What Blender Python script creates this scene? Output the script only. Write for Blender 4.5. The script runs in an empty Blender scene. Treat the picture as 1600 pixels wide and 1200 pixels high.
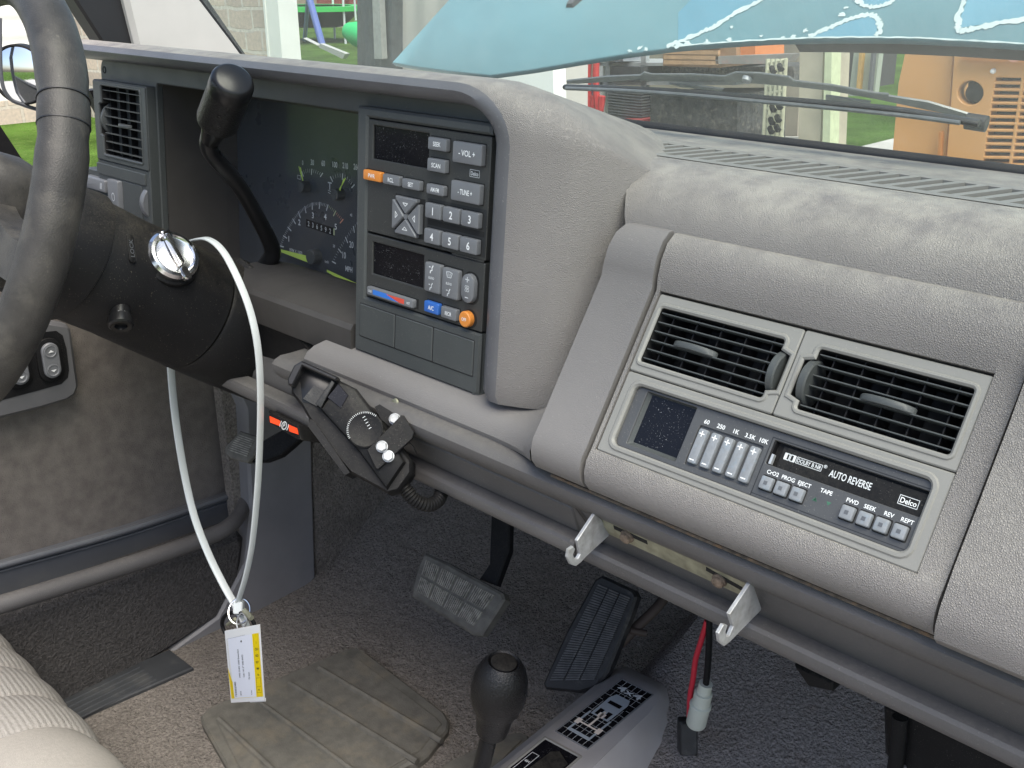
import bpy, bmesh, math, random
import numpy as np
from mathutils import Vector as V
random.seed(7)
SC = bpy.context.scene
R_ = math.radians
# ------------------------------------------------------------------ camera
FPX, PITCH, HEAD = 1600.0, R_(22), R_(43.8)
CAM = V((.37, 0, .90))
cd = bpy.data.cameras.new('camera'); cam = bpy.data.objects.new('camera', cd)
SC.collection.objects.link(cam); SC.camera = cam
cd.sensor_width = 36; cd.lens = 36 * FPX / 1600; cd.clip_start = .01; cd.clip_end = 500
cam.location = CAM
cam.rotation_euler = (R_(90) - PITCH, 0, HEAD)
cd.dof.use_dof = False
# ------------------------------------------------------------------ world, sun, exposure
SUN_EL, SUN_AZ = 64, 112          # azimuth measured clockwise from +Y (the truck's nose)
w = bpy.data.worlds.new('World'); SC.world = w; w.use_nodes = True
nt = w.node_tree; bg = nt.nodes['Background']
sky = nt.nodes.new('ShaderNodeTexSky'); sky.sky_type = 'NISHITA'; sky.sun_disc = False
sky.sun_elevation = R_(SUN_EL); sky.sun_rotation = R_(SUN_AZ)
sky.dust_density = 3.0; sky.air_density = 1.0; sky.ozone_density = 1.0
nt.links.new(sky.outputs[0], bg.inputs[0]); bg.inputs[1].default_value = .13
sl = bpy.data.lights.new('sun', 'SUN'); so = bpy.data.objects.new('sun', sl); SC.collection.objects.link(so)
sl.energy = 2.8; sl.angle = R_(48); sl.color = (1, .93, .84)
sd = V((math.sin(R_(SUN_AZ)) * math.cos(R_(SUN_EL)), math.cos(R_(SUN_AZ)) * math.cos(R_(SUN_EL)), math.sin(R_(SUN_EL))))
so.rotation_euler = sd.to_track_quat('Z', 'Y').to_euler()
SC.view_settings.view_transform = 'Standard'; SC.view_settings.look = 'None'
SC.view_settings.gamma = 1; SC.view_settings.use_curve_mapping = False
SC.view_settings.exposure = 1.12
# ------------------------------------------------------------------ pixel -> world helpers (the survey of the photograph)
cF = V((-math.sin(HEAD)*math.cos(PITCH), math.cos(HEAD)*math.cos(PITCH), -math.sin(PITCH)))
cR = V((math.cos(HEAD), math.sin(HEAD), 0))
cU = V((-math.sin(HEAD)*math.sin(PITCH), math.cos(HEAD)*math.sin(PITCH), math.cos(PITCH)))
def ray(x, y): return cF + cR * ((x - 800) / FPX) + cU * ((600 - y) / FPX)
def onX(x, y, X): d = ray(x, y); return CAM + d * ((X - CAM.x) / d.x)
def onY(x, y, Y): d = ray(x, y); return CAM + d * ((Y - CAM.y) / d.y)
def onZ(x, y, Z): d = ray(x, y); return CAM + d * ((Z - CAM.z) / d.z)
def onP(x, y, O, n): d = ray(x, y); return CAM + d * ((V(O) - CAM).dot(V(n)) / d.dot(V(n)))
def dep(x, y, t): return CAM + ray(x, y) * t
# ------------------------------------------------------------------ materials
MATS = {}
def mat(name, col, rough=.6, metal=0, bump=None, dust=None, vary=.12, vscale=30, spec=.5, coat=0, stains=None, wave=None, trans=0, bump2=None, up=None):
    """bump=(scale, distance, kind); dust=(amount, scale, colour): pale specks; stains=(scale, amount, colour)."""
    if name in MATS: return MATS[name]
    m = bpy.data.materials.new(name); m.use_nodes = True; MATS[name] = m
    N = m.node_tree.nodes; L = m.node_tree.links
    b = N['Principled BSDF']; tc = N.new('ShaderNodeTexCoord'); co = tc.outputs['Object']
    b.inputs['Roughness'].default_value = rough; b.inputs['Metallic'].default_value = metal
    b.inputs['Specular IOR Level'].default_value = spec; b.inputs['Coat Weight'].default_value = coat
    if trans: b.inputs['Transmission Weight'].default_value = trans
    def noise(s, d=3, r=.55):
        n = N.new('ShaderNodeTexNoise'); n.inputs['Scale'].default_value = s; n.inputs['Detail'].default_value = d
        n.inputs['Roughness'].default_value = r; L.new(co, n.inputs['Vector']); return n
    def ramp(src, a, c):
        r = N.new('ShaderNodeMapRange'); r.inputs[1].default_value = a; r.inputs[2].default_value = c
        r.clamp = True; L.new(src, r.inputs[0]); return r.outputs[0]
    def mix(f, A, B, mode='MIX'):
        x = N.new('ShaderNodeMix'); x.data_type = 'RGBA'; x.blend_type = mode
        if isinstance(f, float): x.inputs[0].default_value = f
        else: L.new(f, x.inputs[0])
        for k, s in ((6, A), (7, B)):
            if isinstance(s, tuple): x.inputs[k].default_value = (*s, 1)
            else: L.new(s, x.inputs[k])
        return x.outputs[2]
    c = tuple(col)
    if vary:
        n = noise(vscale, 5)
        lo = tuple(max(0, v*(1-vary)) for v in c); hi = tuple(v*(1+vary) for v in c)
        out = mix(ramp(n.outputs[0], .3, .7), lo, hi)
    else: out = None
    if stains:
        n = noise(stains[0], 6, .65)
        f = ramp(n.outputs[0], .52, .72)
        k = N.new('ShaderNodeMath'); k.operation = 'MULTIPLY'; L.new(f, k.inputs[0]); k.inputs[1].default_value = stains[1]
        out = mix(k.outputs[0], out if out else c, stains[2])
    if dust:
        n = noise(dust[1], 2, .5); n2 = noise(dust[1]*.06, 3)
        f = ramp(n.outputs[0], .66, .74)
        k = N.new('ShaderNodeMath'); k.operation = 'MULTIPLY'; L.new(f, k.inputs[0]); L.new(ramp(n2.outputs[0], .35, .65), k.inputs[1])
        k2 = N.new('ShaderNodeMath'); k2.operation = 'MULTIPLY'; L.new(k.outputs[0], k2.inputs[0]); k2.inputs[1].default_value = dust[0]
        out = mix(k2.outputs[0], out if out else c, dust[2])
    if up:   # upward faces only, patchy: settled dust, and on padded_vinyl light painted onto the tops
        ge = N.new('ShaderNodeNewGeometry'); sx = N.new('ShaderNodeSeparateXYZ'); L.new(ge.outputs['Normal'], sx.inputs[0])
        n = noise(up[2], 6, .7); n3 = noise(up[2]*22, 3, .6)
        k = N.new('ShaderNodeMath'); k.operation = 'MULTIPLY'; L.new(ramp(sx.outputs[2], up[3] if len(up) > 3 else .35, .95), k.inputs[0]); L.new(ramp(n.outputs[0], .3, .62), k.inputs[1])
        k1 = N.new('ShaderNodeMath'); k1.operation = 'MULTIPLY'; L.new(k.outputs[0], k1.inputs[0]); L.new(ramp(n3.outputs[0], .30, .62), k1.inputs[1])
        k2 = N.new('ShaderNodeMath'); k2.operation = 'MULTIPLY'; L.new(k1.outputs[0], k2.inputs[0]); k2.inputs[1].default_value = up[0]
        out = mix(k2.outputs[0], out if out else c, up[1])
    if out: L.new(out, b.inputs['Base Color'])
    else: b.inputs['Base Color'].default_value = (*c, 1)
    rn = noise(vscale*2.3, 3)
    rr = N.new('ShaderNodeMapRange'); L.new(rn.outputs[0], rr.inputs[0])
    rr.inputs[3].default_value = max(.02, rough-.08); rr.inputs[4].default_value = min(1, rough+.08); L.new(rr.outputs[0], b.inputs['Roughness'])
    nrm = None
    for bp in (bump, bump2):
        if not bp: continue
        if bp[2] == 'leather':
            vo = N.new('ShaderNodeTexVoronoi'); vo.feature = 'DISTANCE_TO_EDGE'; vo.inputs['Scale'].default_value = bp[0]
            dn = noise(bp[0]*.45, 2); vm = N.new('ShaderNodeMix'); vm.data_type = 'VECTOR'; vm.inputs[0].default_value = .0009
            L.new(co, vm.inputs[4]); L.new(dn.outputs[1], vm.inputs[5]); L.new(vm.outputs[1], vo.inputs['Vector'])
            h = ramp(vo.outputs[0], 0, .35)
        elif bp[2] == 'wave':
            wv = N.new('ShaderNodeTexWave'); wv.bands_direction = bp[3]; wv.inputs['Scale'].default_value = bp[0]
            wv.inputs['Distortion'].default_value = bp[4] if len(bp) > 4 else 0; L.new(co, wv.inputs['Vector']); h = wv.outputs[1]
        else:
            h = noise(bp[0], 4, .6).outputs[0]
        B = N.new('ShaderNodeBump'); B.inputs['Strength'].default_value = 1; B.inputs['Distance'].default_value = bp[1]
        L.new(h, B.inputs['Height'])
        if nrm: L.new(nrm, B.inputs['Normal'])
        nrm = B.outputs[0]
    if nrm: L.new(nrm, b.inputs['Normal'])
    return m
DUST = (.42, .39, .34)
LEATHER = (850, .00030, 'leather')
M = dict(
 pad=mat('padded_vinyl', (.185, .172, .163), .5, bump=LEATHER, dust=(.25, 900, (.5, .48, .44)), vary=.09, vscale=9, up=(.7, (.42, .395, .34), 2.2, .45), stains=(5, .25, (.20, .19, .185))),  # up tint: dust, plus the brighter light on the tops put into the colour
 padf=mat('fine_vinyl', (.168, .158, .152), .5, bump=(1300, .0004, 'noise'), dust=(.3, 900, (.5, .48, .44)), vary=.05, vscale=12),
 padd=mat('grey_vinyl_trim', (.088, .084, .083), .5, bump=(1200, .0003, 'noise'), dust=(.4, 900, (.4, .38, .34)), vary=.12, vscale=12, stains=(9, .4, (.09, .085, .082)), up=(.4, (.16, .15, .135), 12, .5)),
 trim=mat('grey_plastic_bezel', (.205, .2, .185), .5, bump=(2500, .00005, 'noise'), dust=(.3, 1100, (.5, .48, .44)), vary=.05, vscale=15),
 char=mat('charcoal_plastic', (.055, .06, .06), .5, bump=(1800, .0001, 'noise'), dust=(.35, 1300, DUST), vary=.08, vscale=25),
 face=mat('radio_face_plastic', (.036, .037, .036), .42, bump=(2400, .00004, 'noise'), dust=(.5, 1400, DUST), vary=.1, vscale=20),
 cface=mat('tape_face_plastic', (.062, .063, .065), .45, bump=(2400, .00004, 'noise'), dust=(.5, 1400, DUST), vary=.1, vscale=30),
 black=mat('black_plastic', (.010, .010, .011), .5, spec=.14, up=(.3, (.12, .11, .09), 20), bump=(900, .0001, 'noise'), dust=(.35, 1500, DUST), vary=.2),
 dark=mat('vent_cavity', (.006, .006, .006), .8, vary=0),
 gloss=mat('display_glass', (.006, .006, .008), .2, spec=.3, dust=(.8, 1100, (.35, .35, .35)), vary=0),
 colm=mat('column_vinyl', (.010, .010, .011), .48, spec=.18, up=(.4, (.17, .15, .115), 30, .3), bump=(900, .0002, 'noise'), dust=(.35, 700, (.30, .27, .20)), vary=.15, vscale=25),
 well=mat('cluster_well', (.05, .046, .043), .6, bump=(1500, .0001, 'noise'), vary=.1),
 gauge=mat('gauge_face', (.045, .052, .062), .3, vary=.04, vscale=12),
 btn=mat('grey_button', (.14, .145, .155), .42, bump=(2000, .00003, 'noise'), dust=(.3, 1500, DUST), vary=.05),
 btl=mat('light_button', (.2, .21, .225), .5, bump=(2000, .00004, 'noise'), vary=.1, vscale=300, stains=(260, .6, (.2, .25, .3))),
 orange=mat('orange_button', (.62, .22, .04), .4, vary=.05),
 blue=mat('blue_button', (.03, .12, .42), .4, vary=.05),
 white=mat('white_marking', (.75, .76, .76), .6, vary=0),
 wdim=mat('faded_marking', (.58, .6, .61), .6, vary=0),
 dark2=mat('radio_inset', (.016, .017, .018), .5, vary=0), green=mat('green_marking', (.04, .13, .08), .6, vary=0),
 red=mat('red_marking', (.6, .07, .04), .6, vary=0),
 bluem=mat('blue_marking', (.03, .16, .55), .6, vary=0),
 needle=mat('needle_yellow', (.55, .75, .12), .5, vary=0),
 orl=mat('orange_marking', (.65, .3, .2), .5, vary=0),
 chrome=mat('chrome', (.75, .75, .75), .2, 1, vary=.02),
 zinc=mat('zinc_steel', (.40, .41, .42), .5, .45, bump=(500, .0001, 'noise'), vary=.25, vscale=120, stains=(90, .7, (.25, .24, .22))),
 brass=mat('zinc_plate_dirty', (.36, .36, .27), .5, .75, bump=(500, .0001, 'noise'), vary=.3, vscale=90, stains=(60, .6, (.2, .17, .12))),
 rust=mat('rusty_bolt', (.2, .15, .11), .8, .3, bump=(900, .0004, 'noise'), vary=.4, vscale=300),
 tie=mat('white_nylon', (.56, .59, .59), .35, vary=.05),
 carpet=mat('brown_carpet', (.26, .235, .208), .95, bump=(330, .006, 'noise'), bump2=(70, .008, 'noise'), vary=.35, vscale=260, stains=(14, .5, (.165, .148, .13)), spec=.1, dust=(.5, 500, (.3, .27, .23))),
 carpet2=mat('grey_loop_carpet', (.29, .265, .25), .95, bump=(240, .012, 'noise'), vary=.4, vscale=420, spec=.1, stains=(30, .3, (.2, .14, .1))),
 velour=mat('door_velour', (.15, .135, .122), .9, bump=(600, .0015, 'noise'), vary=.18, vscale=60, spec=.15, stains=(3, .45, (.10, .096, .096))),
 dcarpet=mat('door_carpet', (.085, .081, .079), .95, bump=(300, .006, 'noise'), vary=.35, vscale=300, spec=.1),
 dplast=mat('door_plastic', (.10, .10, .105), .5, bump=(1500, .0001, 'noise'), vary=.08),
 lip=mat('hood_edge_vinyl', (.105, .105, .112), .38, bump=(1300, .0002, 'noise'), vary=.1, vscale=20, dust=(.5, 700, (.35, .34, .32))),
 kick=mat('kick_plastic', (.2, .196, .2), .5, bump=(1500, .0001, 'noise'), vary=.15, vscale=8, stains=(6, .5, (.13, .14, .16))),
 ridge=mat('worn_ridge', (.27, .255, .22), .75, vary=.5, vscale=160, stains=(55, .95, (.42, .39, .33))),
 ridge2=mat('black_ridge', (.075, .075, .077), .6, vary=.4, vscale=120, stains=(50, .5, (.22, .20, .17))),
 sill=mat('sill_plastic', (.045, .048, .052), .45, vary=.15, stains=(30, .4, (.12, .115, .1))),
 slate=mat('slate_plastic', (.085, .09, .1), .45, bump=(1500, .0001, 'noise'), vary=.12, vscale=10, stains=(20, .3, (.13, .13, .12))),
 rubber=mat('pedal_rubber', (.13, .122, .105), .7, bump=(600, .0004, 'noise'), vary=.3, vscale=80, stains=(28, .7, (.2, .18, .145))),
 rubd=mat('black_rubber', (.012, .012, .013), .6, bump=(600, .0003, 'noise'), vary=.3, vscale=80, stains=(40, .35, (.16, .15, .13))),
 heel=mat('heel_pad', (.13, .124, .106), .7, bump=(500, .0005, 'noise'), vary=.2, vscale=60, stains=(25, .7, (.22, .19, .14))),
 wheel=mat('wheel_vinyl', (.040, .038, .035), .45, spec=.35, bump=(900, .0003, 'noise'), vary=.3, vscale=45, stains=(26, .8, (.085, .08, .068)), dust=(.3, 500, (.2, .18, .15))),
 knob=mat('knob_black', (.008, .008, .009), .3, spec=.4, bump=(520, .0009, 'noise'), vary=.1),
 lever=mat('lever_black', (.010, .010, .011), .3, spec=.35, vary=.1),
 seat=mat('seat_cloth', (.33, .312, .285), .95, bump=(55, .0006, 'wave', 'Y', 1.5), bump2=(900, .0015, 'noise'), vary=.12, vscale=400, spec=.1, stains=(9, .15, (.26, .24, .22))),
 seat2=mat('seat_plain_cloth', (.33, .312, .28), .95, bump=(900, .0006, 'noise'), vary=.06, vscale=300, spec=.1),
 cons=mat('console_plastic', (.31, .3, .3), .5, bump=(1200, .0002, 'noise'), vary=.06),
 ivory=mat('ivory_plastic', (.5, .52, .46), .5, vary=.05),
 wred=mat('red_wire', (.5, .02, .04), .4, vary=0),
 gtrim=mat('pillar_trim', (.42, .42, .39), .6, bump=(1500, .0001, 'noise'), vary=.03),
 seal=mat('rubber_seal', (.01, .01, .011), .5, vary=0),
 yel=mat('tag_yellow', (.82, .62, .0), .4, vary=0), paper=mat('tag_paper', (.75, .78, .86), .5, vary=0), ink=mat('black_ink', (.02, .02, .025), .6, vary=0),
 flu=mat('fluorescent_label', (.9, .07, .01), .5, vary=0),
)
# ------------------------------------------------------------------ frames and mesh builder
class Fr:
    """A local frame: millimetre coordinates u, v in its plane, w along its outward normal."""
    def __init__(s, O, u, v, k=1): s.k = k/1000; s.O = V(O); s.u = V(u).normalized(); s.v = V(v).normalized(); s.n = s.u.cross(s.v).normalized()
    def P(s, u, v, w=0): return s.O + s.u*(u*s.k) + s.v*(v*s.k) + s.n*(w*s.k)
    def loc(s, x, y, w=0):
        p = onP(x, y, s.P(0, 0, w), s.n) - s.O; return (p.dot(s.u)/s.k, p.dot(s.v)/s.k)
def tilt(X, Y, Z, deg, k=1): a = R_(deg); return Fr((X, Y, Z), (1, 0, 0), (0, math.sin(a), math.cos(a)), k)
def rr(u0, v0, u1, v1, r=2, n=4):
    if u0 > u1: u0, u1 = u1, u0
    if v0 > v1: v0, v1 = v1, v0
    r = max(.01, min(r, abs(u1-u0)/2-.001, abs(v1-v0)/2-.001)); o = []
    for cx, cy, a0 in ((u1-r, v0+r, -90), (u1-r, v1-r, 0), (u0+r, v1-r, 90), (u0+r, v0+r, 180)):
        for k in range(n+1):
            a = R_(a0 + 90*k/n); o.append((cx + r*math.cos(a), cy + r*math.sin(a)))
    return o
def circ(u, v, r, n=32): return [(u + r*math.cos(2*math.pi*k/n), v + r*math.sin(2*math.pi*k/n)) for k in range(n)]
FONTC = {}
def glyphs(s):
    if s not in FONTC:
        c = bpy.data.curves.new('t', 'FONT'); c.body = s; c.resolution_u = 3; c.offset = .014
        o = bpy.data.objects.new('t', c); me = bpy.data.meshes.new_from_object(o)
        vs = [tuple(v.co) for v in me.vertices]; fs = [tuple(p.vertices) for p in me.polygons]
        bpy.data.objects.remove(o); bpy.data.meshes.remove(me); FONTC[s] = (vs, fs)
    return FONTC[s]
class MB:
    def __init__(s, *mats): s.v = []; s.f = []; s.m = []; s.mats = list(mats); s.sharp = 35
    def mi(s, m):
        if m is None: return 0
        if m not in s.mats: s.mats.append(m)
        return s.mats.index(m)
    def add(s, vs, fs, m=None):
        k = len(s.v); s.v += [tuple(p) for p in vs]; i = s.mi(m)
        s.f += [tuple(k + a for a in f) for f in fs]; s.m += [i]*len(fs); return s
    def loft(s, loops, m=None, cap0=False, cap1=True, closed=True):
        n = len(loops[0]); vs = [p for l in loops for p in l]; fs = []
        for i in range(len(loops)-1):
            for j in range(n if closed else n-1):
                a = i*n+j; b = i*n+(j+1) % n; fs.append((a, b, b+n, a+n))
        if cap0: fs.append(tuple(range(n))[::-1])
        if cap1: fs.append(tuple((len(loops)-1)*n + j for j in range(n)))
        return s.add(vs, fs, m)
    def fl(s, fr, levels, m=None, cap0=False, cap1=True):
        """levels: [(outline2d, w), ...] lofted in frame fr."""
        return s.loft([[fr.P(u, v, w) for u, v in o] for o, w in levels], m, cap0, cap1)
    def key(s, fr, u0, v0, u1, v1, w0, w1, r=1.2, b=.7, m=None):
        """a rounded, bevelled key from w0 up to w1"""
        if u0 > u1: u0, u1 = u1, u0
        if v0 > v1: v0, v1 = v1, v0
        return s.fl(fr, [(rr(u0, v0, u1, v1, r), w0), (rr(u0, v0, u1, v1, r), w1-b), (rr(u0+b*.3, v0+b*.3, u1-b*.3, v1-b*.3, r), w1-b*.3), (rr(u0+b, v0+b, u1-b, v1-b, r*.8), w1)], m)
    def ring(s, fr, outer, inner, w0, w1, wi, b=.8, m=None, n=4):
        """a raised frame: outer rounded rect, opening inner; wi = how deep the opening's wall goes"""
        (a0, a1, a2, a3, ra), (i0, i1, i2, i3, ri) = outer, inner
        return s.fl(fr, [(rr(a0, a1, a2, a3, ra, n), w0), (rr(a0, a1, a2, a3, ra, n), w1-b), (rr(a0+b, a1+b, a2-b, a3-b, ra, n), w1),
                         (rr(i0-b, i1-b, i2+b, i3+b, ri+b, n), w1), (rr(i0, i1, i2, i3, ri, n), w1-b), (rr(i0, i1, i2, i3, ri, n), wi)], m, cap1=False)
    def box(s, fr, u0, v0, w0, u1, v1, w1, m=None):
        P = [fr.P(u, v, w) for w in (w0, w1) for u, v in ((u0, v0), (u1, v0), (u1, v1), (u0, v1))]
        return s.add(P, [(3, 2, 1, 0), (4, 5, 6, 7), (0, 1, 5, 4), (1, 2, 6, 5), (2, 3, 7, 6), (3, 0, 4, 7)], m)
    def prism(s, pts, d, m=None, bev=0):
        """pts: world outline; extruded by vector d (pointing away from the seen face)"""
        pts = [V(p) for p in pts]; d = V(d); c = sum(pts, V((0, 0, 0)))/len(pts)
        if bev:
            n = d.normalized(); ins = []
            for i, p in enumerate(pts):
                a, b_ = pts[i-1], pts[(i+1) % len(pts)]
                t1 = (p-a).normalized(); t2 = (b_-p).normalized(); k = (t1.cross(n) + t2.cross(n))
                if k.length < 1e-6: k = t1.cross(n)
                k.normalize(); q = p + k*bev; q2 = p - k*bev
                ins.append((q, q2))
            A = [x[0] for x in ins]; B = [x[1] for x in ins]
            area = lambda L: sum(((L[i]-c).cross(L[(i+1) % len(L)]-c)).dot(n) for i in range(len(L)))
            I = A if abs(area(A)) < abs(area(B)) else B
            return s.loft([I, [p + n*bev for p in pts], [p + d for p in pts]], m, cap0=True, cap1=True)
        return s.loft([pts, [p + d for p in pts]], m, cap0=True, cap1=True)
    def tube(s, pts, r, m=None, n=12, smooth=True, flat=1, up=None, caps=True):
        P = [V(p) for p in pts]
        if smooth and len(P) > 2: P, r = spline(P, r)
        rs = r if isinstance(r, list) else [r]*len(P)
        loops = []; prev = None
        for i, p in enumerate(P):
            t = (P[min(i+1, len(P)-1)] - P[max(i-1, 0)]).normalized()
            if up is not None: a = t.cross(V(up)).normalized()
            else:
                if prev is None: a = t.cross(V((0, 0, 1)) if abs(t.z) < .9 else V((1, 0, 0))).normalized()
                else: a = (prev - t*prev.dot(t)).normalized()
            prev = a; b_ = t.cross(a)
            loops.append([p + a*(rs[i]*math.cos(2*math.pi*k/n)) + b_*(rs[i]*flat*math.sin(2*math.pi*k/n)) for k in range(n)])
        return s.loft(loops, m, cap0=caps, cap1=caps)
    def lathe(s, O, ax, prof, m=None, n=40, cap0=True, cap1=True, sq=None):
        """prof: [(distance along ax, radius)]"""
        O = V(O); ax = V(ax).normalized(); a = ax.cross(V((1, 0, 0)) if abs(ax.x) < .9 else V((0, 0, 1))).normalized(); b_ = ax.cross(a)
        return s.loft([[O + ax*d + a*(r*math.cos(2*math.pi*k/n)) + b_*(r*math.sin(2*math.pi*k/n)) for k in range(n)] for d, r in prof], m, cap0, cap1)
    def xs(s, prof, x0, x1, m=None, nx=1, solid=None):
        """sheet swept along X: prof = [(Y,Z)...]; x0 may be a list per profile point"""
        n = len(prof); X0 = x0 if isinstance(x0, (list, tuple)) else [x0]*n; X1 = x1 if isinstance(x1, (list, tuple)) else [x1]*n
        loops = [[V((X0[j] + (X1[j]-X0[j])*i/nx, prof[j][0], prof[j][1])) for j in range(n)] for i in range(nx+1)]
        if solid:
            loops = [[*l, *[p + V(solid) for p in reversed(l)]] for l in loops]
            return s.loft(loops, m, True, True)
        return s.loft(loops, m, False, False, closed=False)
    def text(s, fr, t, u, v, h, w=.12, m=None, sx=1, al='c', rot=0, shear=0):
        vs, fs = glyphs(t)
        if not vs: return s
        x0 = min(p[0] for p in vs); x1 = max(p[0] for p in vs); k = h/.70
        off = {'c': (x0+x1)/2, 'l': x0, 'r': x1}[al]; ca, sa = math.cos(R_(rot)), math.sin(R_(rot)); o = []
        for p in vs:
            a = (p[0]-off)*k*sx + shear*p[1]*k; b_ = p[1]*k - h/2
            o.append(fr.P(u + a*ca - b_*sa, v + a*sa + b_*ca, w))
        return s.add(o, fs, m)
    def line(s, fr, pts, wd, w=.12, m=None, closed=False):
        P = [V((a, b_, 0)) for a, b_ in pts]
        if closed: P.append(P[0])
        for a, b_ in zip(P[:-1], P[1:]):
            d = (b_-a)
            if d.length < 1e-6: continue
            t = d.normalized(); q = V((-t.y, t.x, 0))*(wd/2); a2 = a - t*wd*.3; b2 = b_ + t*wd*.3
            s.add([fr.P(p.x, p.y, w) for p in (a2-q, b2-q, b2+q, a2+q)], [(0, 1, 2, 3)], m)
        return s
    def poly(s, fr, pts, w=.12, m=None): return s.add([fr.P(a, b_, w) for a, b_ in pts], [tuple(range(len(pts)))], m)
    def obj(s, name, parent=None, org=None):
        org = V(org) if org is not None else (parent['_o'] if parent is not None and '_o' in parent else None)
        O = V(ORG.get(parent.name, (0, 0, 0))) if parent is not None else V((0, 0, 0))
        if parent is None:
            A = np.array(s.v); O = V(((A[:, 0].min()+A[:, 0].max())/2, (A[:, 1].min()+A[:, 1].max())/2, A[:, 2].min()))
        me = bpy.data.meshes.new(name); me.from_pydata([tuple(V(p)-O) for p in s.v], [], s.f)
        for m in s.mats: me.materials.append(m if not isinstance(m, str) else M[m])
        me.polygons.foreach_set('material_index', s.m); me.update()
        bm = bmesh.new(); bm.from_mesh(me)
        bmesh.ops.remove_doubles(bm, verts=bm.verts, dist=1e-6); bmesh.ops.recalc_face_normals(bm, faces=bm.faces)
        bm.to_mesh(me); bm.free()
        me.shade_smooth(); me.set_sharp_from_angle(angle=R_(s.sharp))
        o = bpy.data.objects.new(name, me); SC.collection.objects.link(o)
        if parent is not None: o.parent = parent; ORG[o.name] = tuple(ORG.get(parent.name, (0, 0, 0)))
        else: o.location = O; ORG[o.name] = tuple(O)
        return o
ORG = {}
def spline(P, r, k=6):
    out = []; ro = []; rs = r if isinstance(r, list) else [r]*len(P); n = len(P)
    for i in range(n-1):
        p0, p1, p2, p3 = P[max(i-1, 0)], P[i], P[i+1], P[min(i+2, n-1)]
        for j in range(k):
            t = j/k
            out.append(.5*((2*p1) + (p2-p0)*t + (2*p0-5*p1+4*p2-p3)*t*t + (3*p1-p0-3*p2+p3)*t**3)); ro.append(rs[i] + (rs[i+1]-rs[i])*t)
    out.append(P[-1]); ro.append(rs[-1]); return out, ro
def tag(o, label=None, cat=None, group=None, kind=None):
    if label: o['label'] = label
    if cat: o['category'] = cat
    if group: o['group'] = group
    if kind: o['kind'] = kind
    return o
def thing(name, label, cat, loc=(0, 0, 0), group=None):
    o = bpy.data.objects.new(name, None); SC.collection.objects.link(o); o.location = loc; ORG[o.name] = tuple(loc)
    o.empty_display_size = .05; return tag(o, label, cat, group)
def Q(q, s, t, w=0):
    """bilinear point in a world quad (BL, BR, TR, TL), lifted w metres along its normal"""
    a = q[0].lerp(q[1], s); b_ = q[3].lerp(q[2], s); n = (q[1]-q[0]).cross(q[3]-q[0]).normalized(); return a.lerp(b_, t) + n*w
def mm(m): return M[m]
from mathutils.geometry import tessellate_polygon
def off(poly, d):
    """offset a 2D outline outward by d (counter-clockwise outlines)"""
    n = len(poly); A = sum(poly[i][0]*poly[(i+1) % n][1]-poly[(i+1) % n][0]*poly[i][1] for i in range(n)); s = 1 if A > 0 else -1; o = []
    for i in range(n):
        (ax, ay), (bx, by), (cx, cy) = poly[i-1], poly[i], poly[(i+1) % n]
        t1 = V((bx-ax, by-ay)); t2 = V((cx-bx, cy-by))
        t1 = t1.normalized() if t1.length > 1e-9 else t2.normalized(); t2 = t2.normalized() if t2.length > 1e-9 else t1
        k = V((t1.y+t2.y, -t1.x-t2.x)); l = k.length
        if l < 1e-6: k = V((t1.y, -t1.x)); l = 1
        k /= l; c = max(.5, k.dot(V((t1.y, -t1.x)))); o.append((bx + s*k.x*d/c, by + s*k.y*d/c))
    return o
def plate(mb, fr, outer, holes, w0, w1, b=.8, wi=None, m=None):
    """a solid plate from w0 up to w1 with bevelled edges and openings whose walls go down to wi"""
    O = off(outer, -b); H = [off(h, b) for h in holes]
    loops = [[V((a, c, 0)) for a, c in l] for l in [O]+H]; flat = [p for l in loops for p in l]
    tris = tessellate_polygon(loops); mb.add([fr.P(p.x, p.y, w1) for p in flat], [tuple(t) for t in tris], m)
    mb.fl(fr, [(outer, w0), (outer, w1-b), (O, w1)], m, cap1=False)
    for h, h2 in zip(holes, H): mb.fl(fr, [(h2, w1), (h, w1-b), (h, w0 if wi is None else wi)], m, cap1=False)
# ================================================================== THE CAB FLOOR AND WALLS (the setting)
FLZ = .02
b = MB(M['carpet'])
prof = [(-.6, FLZ), (.3, FLZ), (.68, FLZ), (.75, FLZ+.003), (.80, .034), (.92, .112), (1.08, .235), (1.17, .38), (1.20, .60)]
b.xs(prof, -.90, .95, nx=2); tag(b.obj('cab_floor'), kind='structure')
FC = Fr((0, .463, .617), (1, 0, 0), (0, .561, .828))        # centre panel face
PK = .9                                                      # pod size: one survey millimetre is 0.9 mm
def pk(p): return (.37 + (p[0]-.37)*PK, p[1]*PK, .9 + (p[2]-.9)*PK)
FP = tilt(*pk((0, .55, .57)), 5, PK)                         # radio pod face
FG = tilt(*pk((0, .66, .57)), 5, PK)                         # gauge face
# ================================================================== DASHBOARD
D = thing('dashboard', 'grey moulded truck dashboard filling the cab under the windshield', 'dashboard', (-.05, .62, .50))
def dpart(name, mb, parent=None, label=None):
    o = mb.obj(name, parent or D)
    if label: o['label'] = label
    return o
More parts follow.
